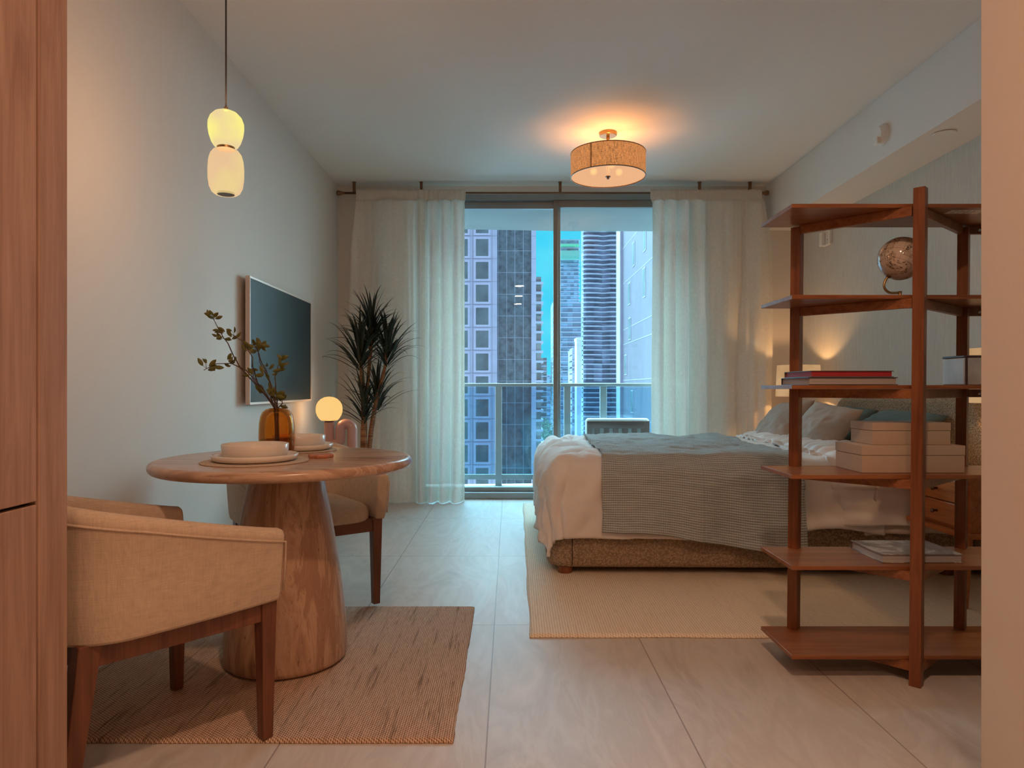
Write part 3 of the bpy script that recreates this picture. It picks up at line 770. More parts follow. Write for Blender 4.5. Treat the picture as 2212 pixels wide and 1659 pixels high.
# ================================================================ dracaena
DXp, DYp = -1.205, 5.78
dr_ = thing('dracaena_plant', (DXp, DYp, 0), 'tall dark green dracaena with bare canes before the left curtain', 'plant')
part('pot', MB().lathe([(.0001, 0), (.085, 0), (.10, .02), (.118, .26), (.116, .27), (.104, .262), (.10, .24), (.0001, .24)], (DXp, DYp, 0), 40), MT['pot'], dr_, smooth='auto')
def palm_crown(c, n_, Lm, lean, seed):
    rnd = random.Random(seed); m = MB(); c = Vector(c)
    for q in range(n_):
        a = q * 2.39996 + rnd.uniform(-.2, .2); t = q / n_
        el = lerp(1.5, .62, t ** .9) + rnd.uniform(-.14, .14); L = Lm * rnd.uniform(.85, 1.2) * (.9 + .25 * t)
        dirh = Vector((math.cos(a), math.sin(a) * .7, 0)); p = c + Vector((0, 0, lerp(.03, -.20, t))) + dirh * .008; e_ = el; W = rnd.uniform(.010, .0155)
        vs = []; ns = 13; drp = rnd.uniform(.5, 1.5)
        for i in range(ns):
            s_ = i / (ns - 1); dv = dirh * math.cos(e_) + Vector((0, 0, math.sin(e_))); sd = Vector((-dirh.y, dirh.x, 0)).normalized(); nm = sd.cross(dv).normalized()
            ww = W * (min(1, .5 + s_ * 3) * (1 - s_ ** 2.6))
            vs += [p - sd * ww + nm * ww * .35, p, p + sd * ww + nm * ww * .35]
            p = p + dv * (L / ns); e_ -= drp * (.25 + 1.6 * s_ ** 1.4) / ns * (1.0 + .5 * t)
            p.y = min(p.y, 6.09); p.x = max(p.x, XL + .03)
        m.add(vs, [(i*3+j, i*3+j+1, (i+1)*3+j+1, (i+1)*3+j) for i in range(ns-1) for j in range(2)])
    return m
canes = [((785, 1040), (788, 960), (790, 880), (802, 740), (802, 702), .0, 60, .37),
         ((775, 1045), (783, 960), (785, 880), (780, 800), (777, 752), -.07, 52, .38),
         ((795, 1040), (797, 960), (806, 890), (832, 800), (836, 745), .03, 52, .38),
         ((790, 1045), (790, 960), (785, 920), (786, 900), (786, 868), -.05, 34, .34),
         ((797, 1045), (799, 960), (806, 910), (812, 880), (815, 842), .05, 36, .36)]
for i, cdef in enumerate(canes):
    pix, dy, nl, L = cdef[:5], cdef[5], cdef[6], cdef[7]
    pts = [at(a, b_, DYp + dy * (j/4)) for j, (a, b_) in enumerate(pix)]
    pts[0] = Vector((DXp + (pts[0].x - DXp) * .6, DYp + dy * .3, .23))
    sp_ = smooth_path(pts, 2)
    cane = part('cane', MB().tube(sp_, [lerp(.019, .012, j/(len(sp_)-1)) + .0012 * math.sin(j * 2.1) for j in range(len(sp_))], 10), MT['cane'], dr_, smooth=True)
    part('foliage', palm_crown(pts[-1], nl, L, Vector((0, 0, 0)), 40 + i), MT['palm'], cane, smooth=True)

# ================================================================ tall cabinet (left edge)
cb = thing('tall_cabinet', (-1.27, .3, 0), 'tall light oak built-in cabinet at the very left edge', 'cabinet')
YE = 1.465
part('carcass', MB().box(XL+.03, -.972, -1.2, YE, 0, ZC-.005), MT['dark'], cb)
part('end_panel', MB().box(XL+.03, -.95, 1.378, YE+.001, 0, ZC-.005), MT['cab'], cb, bevel=.001)
part('upper_door', MB().box(-.972, -.952, .70, 1.374, .802, ZC-.01), MT['cab'], cb, bevel=.0015)
part('lower_door', MB().box(-.972, -.952, .70, 1.374, .08, .795), MT['cab'], cb, bevel=.0015)
part('upper_door', MB().box(-.972, -.952, .02, .696, .802, ZC-.01), MT['cab'], cb, bevel=.0015)
part('lower_door', MB().box(-.972, -.952, .02, .696, .08, .795), MT['cab'], cb, bevel=.0015)

# ================================================================ bed (built lengthwise along +x, then turned slightly)
BA = math.radians(-1.0)
BX, BY = .205, 3.715
bed = thing('bed', (BX, BY, .0155), 'low upholstered bed with oatmeal boucle frame and curved headboard', 'bed', rz=BA)
BL, BW = 2.33, 1.63
def rbox(x0, x1, y0, y1, z0, z1, r, nz=1):
    """box with rounded vertical corners"""
    pts = []
    for cx, cy, a0 in ((x1-r, y1-r, 0), (x0+r, y1-r, PI/2), (x0+r, y0+r, PI), (x1-r, y0+r, 1.5*PI)):
        for i in range(7): a = a0 + PI/2*i/6; pts.append((cx + r*math.cos(a), cy + r*math.sin(a)))
    n_ = len(pts); vs = [(x, y, z0) for x, y in pts] + [(x, y, z1) for x, y in pts]
    return MB().add(vs, [tuple(range(n_))[::-1], tuple(n_+i for i in range(n_))] + [(i, (i+1) % n_, n_+(i+1) % n_, n_+i) for i in range(n_)])
part('frame', rbox(0, BL, 0, BW, .035, .275, .11), MT['boucle'], bed, smooth=True, bevel=.03, seg=4, local=True)
part('seam', MB().tube([(.135, -.0005, .05), (.135, -.0015, .16), (.135, -.0005, .26)], .0025, 6), MT['dark'], bed, local=True)
for x in (.10, BL-.15):
    for y in (.06, BW-.06): part('foot', MB().lathe([(.0001, 0), (.040, 0), (.043, .036), (.0001, .036)], (x, y, 0), 24), MT['acorn'], bed, smooth='auto', local=True)
def headb():
    y0, y1, zt, r = -.09, BW+.12, .965, .27; pts = [(y0, .03), (y1, .03)]
    for i in range(11): a = PI/2*i/10; pts.append((y1 - r + r*math.cos(a), zt - r + r*math.sin(a)))
    for i in range(11): a = PI/2 + PI/2*i/10; pts.append((y0 + r + r*math.cos(a), zt - r + r*math.sin(a)))
    n_ = len(pts); vs = [(BL-.02, y, z) for y, z in pts] + [(BL+.12, y, z) for y, z in pts]
    return MB().add(vs, [tuple(range(n_)), tuple(n_+i for i in range(n_))[::-1]] + [(i, (i+1) % n_, n_+(i+1) % n_, n_+i) for i in range(n_)])
part('headboard', headb(), MT['boucle'], bed, smooth=True, bevel=.045, seg=5, local=True)
MZ = .56
part('mattress', rbox(.04, BL-.02, .04, BW-.04, .275, MZ, .09), MT['mattress'], bed, smooth=True, bevel=.05, seg=4, local=True)

BM = Matrix.Translation((BX, BY, .0155)) @ Matrix.Rotation(BA, 4, 'Z')
def drape(name, mat, cloth, rect, zt, r, fold, hem, nx, ny, seed, wr, th=.012, loc=(BX, BY, .0155), uv=False, pose=None, flare=.0):
    """cloth = x0,x1,y0,y1 of the flat sheet in bed space; it bends over the edges of rect"""
    cx0, cx1, cy0, cy1 = cloth; rx0, rx1, ry0, ry1 = rect; rx0 += r; ry0 += r; rx1 -= r; ry1 -= r
    def fn(u, v):
        x = lerp(cx0, cx1, u); y = lerp(cy0, cy1, v)
        hx, hy = hem(u, v, x, y); x += hx; y += hy
        nx_ = min(max(x, rx0), rx1); ny_ = min(max(y, ry0), ry1)
        dx, dy = x - nx_, y - ny_; d_ = math.hypot(dx, dy); hy0 = d_; d_ = d_ if d_ < r * PI / 2 else r * PI / 2 + (d_ - r * PI / 2) * ((abs(dx)**4 + abs(dy)**4) ** .25 / max(d_, 1e-6)) ** 1.6
        w_ = wr * (n3(x*3.2+seed, y*3.2, 1) * .9 + n3(x*8+seed, y*5, 4) * .55)
        if d_ < 1e-6: p = Vector((x, y, zt + w_ + fold(x, y, 0)))
        else:
            ex, ey = dx / hy0, dy / hy0
            if d_ < r * PI / 2:
                a = d_ / r; h = r * math.sin(a); z = zt - r * (1 - math.cos(a))
                k_ = math.cos(a)
                p = Vector((nx_ + ex * (h + (w_ + fold(x, y, 0)) * (1-k_)), ny_ + ey * (h + (w_ + fold(x, y, 0)) * (1-k_)), z + (w_ + fold(x, y, 0)) * k_))
            else:
                q = d_ - r * PI / 2; t_ = x * abs(ey) + y * abs(ex)
                rip = .55 * wr * math.sin(t_ * 17 + 3 * n3(t_ * 3, seed, 2)) * min(1, q * 5)
                o_ = r + flare * q + (w_ + rip) + fold(x, y, q)
                p = Vector((nx_ + ex * o_, ny_ + ey * o_, zt - r - q))
        return p
    m = MB().grid(nx, ny, fn)
    if pose: m.v = [pose(p) for p in m.v]
    o = part(name, m, mat, local=True, smooth=True, solid=th); o.location = loc; o.rotation_euler.z = BA
    if uv:
        ul = o.data.uv_layers.new(name='UVMap'); 
        for poly in o.data.polygons:
            for li in poly.loop_indices:
                vi = o.data.loops[li].vertex_index; i, j = divmod(vi, ny); ul.data[li].uv = (lerp(cx0, cx1, i/(nx-1)), lerp(cy0, cy1, j/(ny-1)))
    return o
RECT = (.0, BL, -.01, BW+.01)
def hem_d(u, v, x, y):
    hy = 0
    if v < .3: hy = (.3 - v) / .3 * (.04 * n3(x * 3, 7) + .045 * sstep(.7, 1.6, x))
    return 0, hy
def pos_f(p):
    if p.z < .05: p = Vector((p.x, p.y, .05 + (p.z - .05) * .1))
    return p
def folds_d(x, y, q):
    diag = math.sin((x * 1.0 - y * .55) * 34 + 5 * n3(x*2, y*2, 9)) * .010 * (1 - sstep(.15, .75, x))
    cr_ = (.020 * abs(n3(x*7 - y*5, y*3, 6)) + .012 * abs(n3(x*15 + y*9, y*7, 2))) * (1 - sstep(.30, .6, x))
    return diag * (1 if q < .1 else .5) + cr_ * (1 if q < .05 else .55) + .005 * n3(x*20, y*14, 3)
dv = drape('duvet', MT['duvet'], (-.42, 1.80, -.40, BW+.36), (-.02, BL, -.035, BW+.03), .625, .13, folds_d, hem_d, 170, 170, 2.2, .017, .02, flare=.03, pose=pos_f)
tag(dv, 'puffy white cotton duvet spread over the bed', 'duvet')
# turned back upper end of the duvet, a thick crumpled roll
def hem_t(u, v, x, y): return (.05 * n3(y * 5, 3) + .022 * n3(y * 17, 8) if u < .5 else .05 * n3(y * 2.5, 13)), 0
def folds_t(x, y, q):
    c = (x - 1.56) / (1.97 - 1.56); return .045 * max(0, 1 - (2*c - 1) ** 2) ** .5 * (1 if q < .02 else .45) + (.008 * math.sin(y * 60 + 8 * n3(x*6, y*3)) * (1 - sstep(1.5, 1.85, x)) + .006 * n3(x*25, y*25)) * (1 if q < .02 else .25)
ft = drape('turned_back_edge', MT['duvet'], (1.52, 1.97, -.345, BW+.28), (-.02, BL, -.045, BW+.04), .640, .13, folds_t, hem_t, 60, 220, 5.5, .018, .018, loc=(0, 0, 0))
ft.rotation_euler.z = 0; ft.parent = dv
sh = drape('bed_sheet', MT['sheet'], (1.70, 2.26, -.33, BW+.25), (-.0, BL, -.02, BW+.02), .585, .10, lambda x, y, q: .006 * math.sin((x+y*.6)*30 + 4*n3(x*3, y*3)), lambda u, v, x, y: (0, .03 * n3(x*5, 2) if v < .2 else 0), 60, 160, 9.1, .010, .012)
tag(sh, 'cream wrinkled bed sheet hanging beside the headboard end', 'bed sheet')
def hem_b(u, v, x, y):
    hy = 0
    if v < .35: hy = -(.35 - v) / .35 * (.01 + .10 * sstep(.45, 1.25, x) - .03 * sstep(1.3, 1.6, x))
    hx = (.05 * (v - .3) if u < .5 else .0) * (1 if u < .5 else 0)
    return hx + (.02 * n3(y * 4, 5) if u in (0, 1) else 0), hy
th_ = drape('throw_blanket', MT['throw'], (.30, 1.36, -.415, BW-.02), (-.02, BL, -.078, BW+.05), .656, .15, lambda x, y, q: folds_d(x + .3, y, q) * .6 + (.013 * n3(x*4, y*11, 4) + .007 * n3(x*11, y*26, 6)) * (1 if q < .03 else .35), hem_b, 190, 230, 2.2, .017, .006, uv=True, flare=.04)
tag(th_, 'grey green muslin throw blanket laid across the middle of the bed', 'blanket')

def cushion(name, mat, wv, hv, tk, loc, rot, label, cat, seed, grp):
    def fn(s_):
        def g(u, v):
            a, b_ = 2*u-1, 2*v-1
            ed = max(0, (1-a*a)) ** .45 * max(0, (1-b_*b_)) ** .45
            x = a * wv/2 * (1 - .07 * (1 - abs(b_)) ** 1.0 * abs(a) ** 3); y = b_ * hv/2 * (1 - .08 * (1 - abs(a)) * abs(b_) ** 3)
            z = s_ * tk/2 * ed * (1 + .22 * n3(a*1.5+seed, b_*1.5, s_)) + (.010 * n3(a*5+seed, b_*5) + .006 * n3(a*12, b_*9+seed)) * ed * s_
            return (x, y, z)
        return g
    m = MB().grid(37, 37, fn(1)).grid(37, 37, fn(-1))
    o = part(name, m, mat, smooth=True, local=True)
    me = o.data; bm = bmesh.new(); bm.from_mesh(me); bmesh.ops.remove_doubles(bm, verts=bm.verts, dist=.0006); bmesh.ops.recalc_face_normals(bm, faces=bm.faces); bm.to_mesh(me); bm.free()
    me.polygons.foreach_set('use_smooth', [True]*len(me.polygons))
    o.location = loc; o.rotation_euler = rot
    return tag(o, label, cat, grp)
def lean(az, tilt, roll=0):
    """face normal pointing to azimuth az, tilted up"""
    return (Matrix.Rotation(az, 4, 'Z') @ Matrix.Rotation(tilt, 4, 'Y') @ Matrix.Rotation(PI/2 + roll, 4, 'Z')).to_euler()
cushion('pillow', MT['teal'], .68, .46, .19, (2.33, 4.99, .735), lean(PI, math.radians(38)), 'dark teal pillow at the far side of the headboard', 'pillow', 1, 'teal pillows')
cushion('pillow', MT['teal'], .68, .46, .19, (2.31, 4.22, .735), lean(PI, math.radians(36)), 'dark teal pillow behind the cream boxes on the bookshelf', 'pillow', 4, 'teal pillows')
cushion('throw_pillow', MT['beigep'], .46, .44, .17, (1.985, 5.02, .755), lean(PI + .1, math.radians(50), .12), 'small taupe pillow at the far edge of the bed', 'pillow', 7, 'taupe pillows')
cushion('throw_pillow', MT['beigep'], .47, .44, .17, (2.00, 4.42, .745), lean(PI + .25, math.radians(52), -.12), 'small taupe pillow just right of the bookshelf corner post', 'pillow', 11, 'taupe pillows')

# ================================================================ nightstands and lamps
def nightstand(y0, label):
    t = thing('nightstand', (2.32, y0+.225, .0155), label, 'nightstand', 'wooden nightstands beside the bed')
    x0, x1, y1, z0, z1 = 2.10, 2.56, y0+.44, .362, .612
    part('cabinet_body', MB().box(x0+.012, x1, y0, y1, z0, z1-.012), MT['night'], t, bevel=.002)
    part('top', MB().box(x0-.006, x1+.005, y0-.006, y1+.006, z1-.014, z1+.006), MT['night'], t, bevel=.003)
    for a, b_ in ((z0+.016, z0+.120), (z0+.126, z0+.230)):
        dr = part('drawer', MB().box(x0-.004, x0+.014, y0+.018, y1-.018, a, b_), MT['night'], t, bevel=.003)
        part('knob', MB().lathe([(.0001, 0), (.006, 0), (.005, .012), (.011, .020), (.011, .026), (.0001, .029)], (x0-.004, (y0+y1)/2, (a+b_)/2), 16, (-1, 0, 0)), MT['bronze'], dr, smooth=True, label='dark bronze knob')
    part('base_rail', MB().box(x0-.022, x1, y0-.012, y1+.012, z0-.026, z0), MT['night'], t, bevel=.004)
    for x, dx in ((x0+.03, -.03), (x1-.04, .03)):
        for y, dy in ((y0+.04, -.025), (y1-.04, .025)):
            part('leg', MB().tube([(x, y, z0-.02), (x+dx, y+dy, .016)], [.019, .011], 14), MT['night'], t, smooth='auto')
    return t
nightstand(3.13, 'orange brown two drawer nightstand on the near side of the bed')
nightstand(5.62, 'orange brown nightstand hidden on the far side of the bed')
MT['shade'] = glow('lit_linen_shade', (.60, .34, .15), .55, .10, False, dif=.6, col2=(.70, .42, .20))
def tlamp(x, y, label, p):
    t = thing('table_lamp', (x, y, .618), label, 'lamp', 'bedside lamps')
    part('base', MB().lathe([(.0001, .618), (.055, .618), (.058, .64), (.05, .65), (.075, .70), (.085, .76), (.075, .82), (.045, .865), (.022, .89), (.018, .93), (.0001, .93)], (x, y, 0), 32), MT['white'], t, smooth=True)
    r = .178
    part('lamp_shade', MB().lathe([(r+.006, .957), (r-.006, 1.224), (r-.008, 1.224), (r+.004, .957), (r+.006, .957)], (x, y, 0), 64), MT['shade'], t, smooth='auto')
    part('pole', MB().tube([(x, y, .93), (x, y, 1.23)], .005, 10), MT['brass'], t, smooth=True)
    light('POINT', 'bedside_bulb', (x, y, 1.10), (1, .55, .22), p, shadow_soft_size=.03)
tlamp(2.43, 3.36, 'lit fabric table lamp nearest the right edge behind the bookshelf', 5)
tlamp(2.47, 5.84, 'lit fabric table lamp at the far side of the bed by the curtain', 7)

# ================================================================ bookshelf
bsT = thing('bookshelf', (1.435, 2.52, 0), 'open six shelf acorn wood bookshelf with angled square posts', 'bookshelf')
BZ = [.093, .406, .725, 1.040, 1.356, 1.675]; YF, YBk = 2.39, 2.685; X0, X1 = .988, 1.885
for z in BZ: part('shelf', MB().box(X0, X1, YF, YBk, z-.014, z), MT['acornx'], bsT, bevel=.001)
P = [(1.115, 2.665), (1.414, 2.362), (1.765, 2.665)]
for i, (x, y) in enumerate(P):
    part('post', MB().post(x - .008, y, .0, 1.722 if i == 1 else 1.655, .037, PI/4, .037, .016, 0), MT['acorn'], bsT, bevel=.0015)
for z in BZ:
    zc = z - .014 - .017
    for (a, b_) in ((P[0], P[1]), (P[1], P[2])):
        A = Vector((a[0], a[1], zc)); B = Vector((b_[0], b_[1], zc)); dd = (B-A).normalized() * .018
        part('brace', MB().beam(A + dd, B - dd, .018, .033), MT['acornx'], bsT, bevel=.0015)
    part('bracket', MB().box(1.785, 1.878, 2.655, 2.672, zc-.015, zc+.016), MT['acorn'], bsT, bevel=.001)
    part('bolt', MB().lathe([(.0001, 0), (.006, 0), (.006, .003), (.003, .004), (.0001, .002)], (1.825, 2.655, zc), 12, (0, -1, 0)), MT['silver'], bsT)
stk = part('sticker', MB().box(1.57, 1.69, 2.42, 2.47, BZ[5]-.0148, BZ[5]-.014), MT['plast'], bsT, label='small paper sticker under the top shelf')
mk = MB()
for i in range(3):
    for j in range(4): mk.box(1.585+j*.022, 1.585+j*.022+random.uniform(.006, .014), 2.430+i*.013, 2.433+i*.013, BZ[5]-.0152, BZ[5]-.0148)
part('print', mk, MT['dark'], stk)

def book(name, x0, x1, y0, y1, z0, th, cov, pg, label, cat='book', grp=None):
    c = .0025
    t = thing(name, ((x0+x1)/2, (y0+y1)/2, z0), label, cat, grp)
    part('cover', MB().box(x0, x1, y0, y1, z0, z0+c).box(x0, x1, y0, y1, z0+th-c, z0+th).box(x0, x1, y1-c, y1, z0+c, z0+th-c), cov, t, bevel=.0006)
    part('pages', MB().box(x0+.005, x1-.005, y0+.005, y1-c, z0+c, z0+th-c), pg, t)
    return t
g3 = BZ[3]
book('book', 1.058, 1.374, 2.415, 2.66, g3+.0005, .0275, MT['cover'], MT['page'], 'thick dark book with white pages, lower of the shelf pair', grp='books on the third shelf')
book('book', 1.068, 1.362, 2.42, 2.655, g3+.0285, .023, MT['coverg'], MT['redp'], 'grey book with red page edges lying on a dark book', grp='books on the third shelf')
kk = N('photo_cover'); f1 = kk.noise(1, 5, kk.mapping((9, 5, 1), (0, 0, .7)), 1.5, .6)
MT['photo'] = kk.done(kk.bsdf(kk.ramp(f1, [(.35, (.07, .05, .045)), (.5, (.24, .19, .165)), (.56, (.55, .50, .46)), (.62, (.30, .24, .21)), (.8, (.16, .125, .11))]), .3))
bk = book('book', 1.326, 1.616, 2.43, 2.655, BZ[1]+.0005, .031, MT['photo'], MT['page'], 'large hardback with a sepia photo cover on the second lowest shelf')
def lidbox(x0, x1, y0, y1, z0, z1, label):
    t = thing('storage_box', ((x0+x1)/2, (y0+y1)/2, z0), label, 'box', 'cream lidded boxes on the bookshelf')
    zs = lerp(z0, z1, .64)
    part('body', MB().box(x0+.0015, x1-.0015, y0+.0015, y1-.0015, z0, zs-.001), MT['boxw'], t, bevel=.0015)
    part('lid', MB().box(x0, x1, y0, y1, zs, z1), MT['boxw'], t, bevel=.002)
lidbox(1.261, 1.632, 2.444, 2.645, BZ[2]+.0005, BZ[2]+.0985, 'cream lidded box, the larger one at the bottom of the stack')
lidbox(1.312, 1.596, 2.468, 2.63, BZ[2]+.099, BZ[2]+.179, 'cream lidded box, the smaller one on top of the stack')
lb = thing('leather_box', (1.73, 2.49, g3), 'grey leather box with dark rim at the right end of the shelf', 'box')
part('body', MB().box(1.615, 1.835, 2.425, 2.545, g3+.0005, g3+.098), MT['leather'], lb, bevel=.003)
part('lid', MB().box(1.613, 1.837, 2.423, 2.547, g3+.0985, g3+.106), MT['leatherd'], lb, bevel=.002)
part('strap', MB().box(1.617, 1.626, 2.4225, 2.4245, g3+.002, g3+.097), MT['leatherd'], lb)
# globe
GX, GY = 1.459, 2.545; g2 = BZ[4]
gb = thing('desk_globe', (GX, GY, g2), 'small antique desk globe tilted on a brass arm', 'globe')
kk = N('antique_map'); cst = kk.noise(13, 6, None, .6, .65)
ln = kk.math('LESS_THAN', kk.math('ABSOLUTE', kk.math('SUBTRACT', cst, .53)), .007)
land = kk.ramp(cst, [(.50, (.64, .54, .44)), (.54, (.54, .43, .33))])
s_ = kk.n('SeparateXYZ'); kk.l(kk.tc.outputs['Object'], s_.inputs[0])
lat = kk.math('LESS_THAN', kk.math('ABSOLUTE', kk.math('SUBTRACT', kk.math('FRACT', kk.math('MULTIPLY', s_.outputs[2], 30)), .5)), .02)
lon = kk.math('LESS_THAN', kk.math('ABSOLUTE', kk.math('SUBTRACT', kk.math('FRACT', kk.math('MULTIPLY', kk.math('ARCTAN2', s_.outputs[1], s_.outputs[0]), 2.2)), .5)), .02)
cc_ = kk.mix(kk.math('MULTIPLY', kk.math('MAXIMUM', lat, lon), .6), land, (.16, .10, .07)); cc_ = kk.mix(ln, cc_, (.05, .025, .02))
MT['map'] = kk.done(kk.bsdf(cc_, .12, 0, None, .6))
gc = Vector((GX, GY, 1.512))
ball = link_mesh('ball', MB().sphere((0, 0, 0), .080, 48, 28), MT['map'], True, Vector((0, 0, 0))); ball.parent = gb; ball.location = gc - Vector((GX, GY, g2)); ball.rotation_euler = (0, math.radians(36), .5)
ax = Vector((math.sin(math.radians(36)), 0, math.cos(math.radians(36))))
pb = gc - ax * .082
part('arm', MB().tube(smooth_path([pb + ax*.004, pb - ax*.012, pb - ax*.022 + Vector((.001, 0, 0)), pb + Vector((-.018, 0, -.040)), pb + Vector((.002, 0, -.062)), (GX-.014, GY, g2+.028), (GX-.004, GY, g2+.030)], 2), .0048, 12), MT['brass'], gb, smooth=True, label='curved brass arm')
part('stem', MB().lathe([(.0001, g2+.010), (.009, g2+.010), (.006, g2+.018), (.007, g2+.034), (.0001, g2+.036)], (GX-.004, GY, 0), 16), MT['brass'], gb, smooth=True)
part('pivot', MB().lathe([(.012, -.002), (.010, .003), (.004, .006), (.004, .012), (.0065, .017), (.0001, .023)], gc + ax*.079, 16, tuple(ax)), MT['bronze'], gb, smooth=True)
part('pivot', MB().lathe([(.012, -.002), (.010, .003), (.006, .008), (.0001, .009)], gc - ax*.079, 16, tuple(-ax)), MT['bronze'], gb, smooth=True)
part('base', MB().lathe([(.0001, g2), (.042, g2), (.042, g2+.004), (.034, g2+.006), (.032, g2+.010), (.0001, g2+.011)], (GX, GY, 0), 40), MT['white'], gb, smooth='auto', label='white stepped round base')

# ================================================================ soffit fittings
sm = thing('smoke_alarm', (2.38, 4.34, 2.64), 'white round smoke alarm on the side of the ceiling beam', 'smoke alarm')
part('base', MB().lathe([(.0001, .0), (.068, .0), (.068, .010), (.062, .014), (.0001, .014)], (2.38, 4.34, 2.64), 40, (-1, 0, 0)), MT['plast'], sm, smooth='auto')
part('body', MB().lathe([(.0001, .016), (.060, .016), (.058, .030), (.045, .042), (.0001, .044)], (2.38, 4.34, 2.64), 40, (-1, 0, 0)), MT['plast'], sm, smooth='auto')
part('strobe', MB().box(2.318, 2.345, 4.31, 4.36, 2.575, 2.62), MT['plast'], sm, bevel=.006)
o = part('sprinkler_cover', MB().lathe([(.0001, 2.482), (.060, 2.482), (.062, 2.486), (.050, 2.49), (.0001, 2.49)], (2.49, 3.91, 0), 40), MT['plast'], smooth='auto')
tag(o, 'flat white round sprinkler cover under the ceiling beam', 'sprinkler')
fa = thing('fire_strobe', (2.72, 5.82, 2.24), 'white fire alarm strobe on the wall below the ceiling beam', 'alarm')
part('plate', MB().box(2.693, 2.72, 5.75, 5.89, 2.245, 2.375), MT['plast'], fa, bevel=.006)
part('lens', MB().box(2.655, 2.693, 5.82, 5.87, 2.24, 2.36), MT['plast'], fa, bevel=.012)
for i, ch in enumerate('FIRE'):
    cu = bpy.data.curves.new('lettering', 'FONT'); cu.body = ch; cu.size = .026; cu.extrude = .0004; cu.align_x = 'CENTER'
    tmp = bpy.data.objects.new('letter', cu); COL.objects.link(tmp)
    dg = bpy.context.evaluated_depsgraph_get(); me = bpy.data.meshes.new_from_object(tmp.evaluated_get(dg)); bpy.data.objects.remove(tmp)
    me.materials.append(MT['redp']); tmp = bpy.data.objects.new('letter', me); COL.objects.link(tmp); tmp.parent = fa
    tmp.location = (2.6925 - 2.72, 5.785 - 5.82, 2.345 - .028 * i - 2.24 - .01); tmp.rotation_euler = (PI/2, 0, -PI/2)

# ================================================================ balcony chair
bc = thing('balcony_chair', (1.02, 6.95, -.02), 'dark slatted wooden armchair with white cushion on the balcony', 'chair')
cx0, cx1, yb_ = .775, 1.40, 6.83; Z = -.02
for x in (cx0, cx1-.05):
    part('leg', MB().box(x, x+.05, yb_, yb_+.035, Z, .70), MT['teak'], bc, bevel=.003)
    part('leg', MB().box(x, x+.05, yb_+.44, yb_+.475, Z, .50), MT['teak'], bc, bevel=.003)
    part('armrest', MB().box(x-.01, x+.06, yb_+.03, yb_+.475, .50, .525), MT['teak'], bc, bevel=.004)
part('top_rail', MB().box(cx0+.05, cx1-.05, yb_, yb_+.03, .625, .70), MT['teak'], bc, bevel=.003)
part('back_rail', MB().box(cx0+.05, cx1-.05, yb_, yb_+.03, .26, .31), MT['teak'], bc, bevel=.003)
for i in range(6):
    x = cx0 + .085 + i * .0935 - .01
    part('slat', MB().box(x, x+.055, yb_+.005, yb_+.022, .31, .625), MT['teak'], bc, bevel=.002)
part('seat', MB().box(cx0+.01, cx1-.01, yb_+.03, yb_+.44, .27, .30), MT['teak'], bc, bevel=.003)
o = part('cushion', MB().box(cx0-.01, cx1+.01, yb_+.037, yb_+.12, .30, .725), MT['cush'], smooth=True, bevel=.035, seg=4); tag(o, 'white back cushion leaning inside the balcony chair', 'cushion')
o = part('cushion', MB().box(cx0+.055, cx1-.055, yb_+.125, yb_+.44, .302, .38), MT['cush'], smooth=True, bevel=.03, seg=4); tag(o, 'white seat cushion hidden low on the balcony chair', 'cushion')

# ================================================================ city
k = N('white_facade'); f = k.noise(.6, 4); MT['facade'] = k.done(k.bsdf(k.ramp(f, [(.3, (.40, .44, .52)), (.7, (.46, .50, .58))]), .8))
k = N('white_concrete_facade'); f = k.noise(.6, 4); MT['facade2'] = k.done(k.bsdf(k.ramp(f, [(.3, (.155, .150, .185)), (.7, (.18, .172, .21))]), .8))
MT['facjoint'] = plain('facade_joint', (.30, .32, .36), .8)
MT['win'] = plain('tinted_window', (.11, .16, .16), .6, 0, .35, .5)
MT['winfr'] = plain('window_frame', (.50, .54, .63), .7)
def gridglass(name, col, line, sx, sz, ox=0, oz=0, w_=.07):
    k = N(name); s = k.n('SeparateXYZ'); k.l(k.tc.outputs['Object'], s.inputs[0])
    a = k.math('LESS_THAN', k.math('FRACT', k.math('DIVIDE', k.math('ADD', s.outputs[0], ox), sx)), w_ / sx)
    b = k.math('LESS_THAN', k.math('FRACT', k.math('DIVIDE', k.math('ADD', s.outputs[2], oz), sz)), w_ / sz)
    nn = k.noise(.8, 6, None, 0, .75); c = k.ramp(nn, [(.35, tuple(x * .55 for x in col)), (.65, tuple(x * 1.5 for x in col))])
    c = k.mix(k.math('MAXIMUM', a, b), c, line); return k.done(k.bsdf(c, .35, 0, None, .3))
MT['curt'] = gridglass('curtain_wall', (.095, .135, .14), (.30, .37, .40), 1.22, 3.2)
GZ = -46.0
def cx(px, Y): return (px - 1101) / F * Y
gr = struct('ground', MB().box(-900, 900, 60, 2200, GZ-1, GZ), plain('street_ground', (.42, .45, .46), .9, 0, .3, .03))
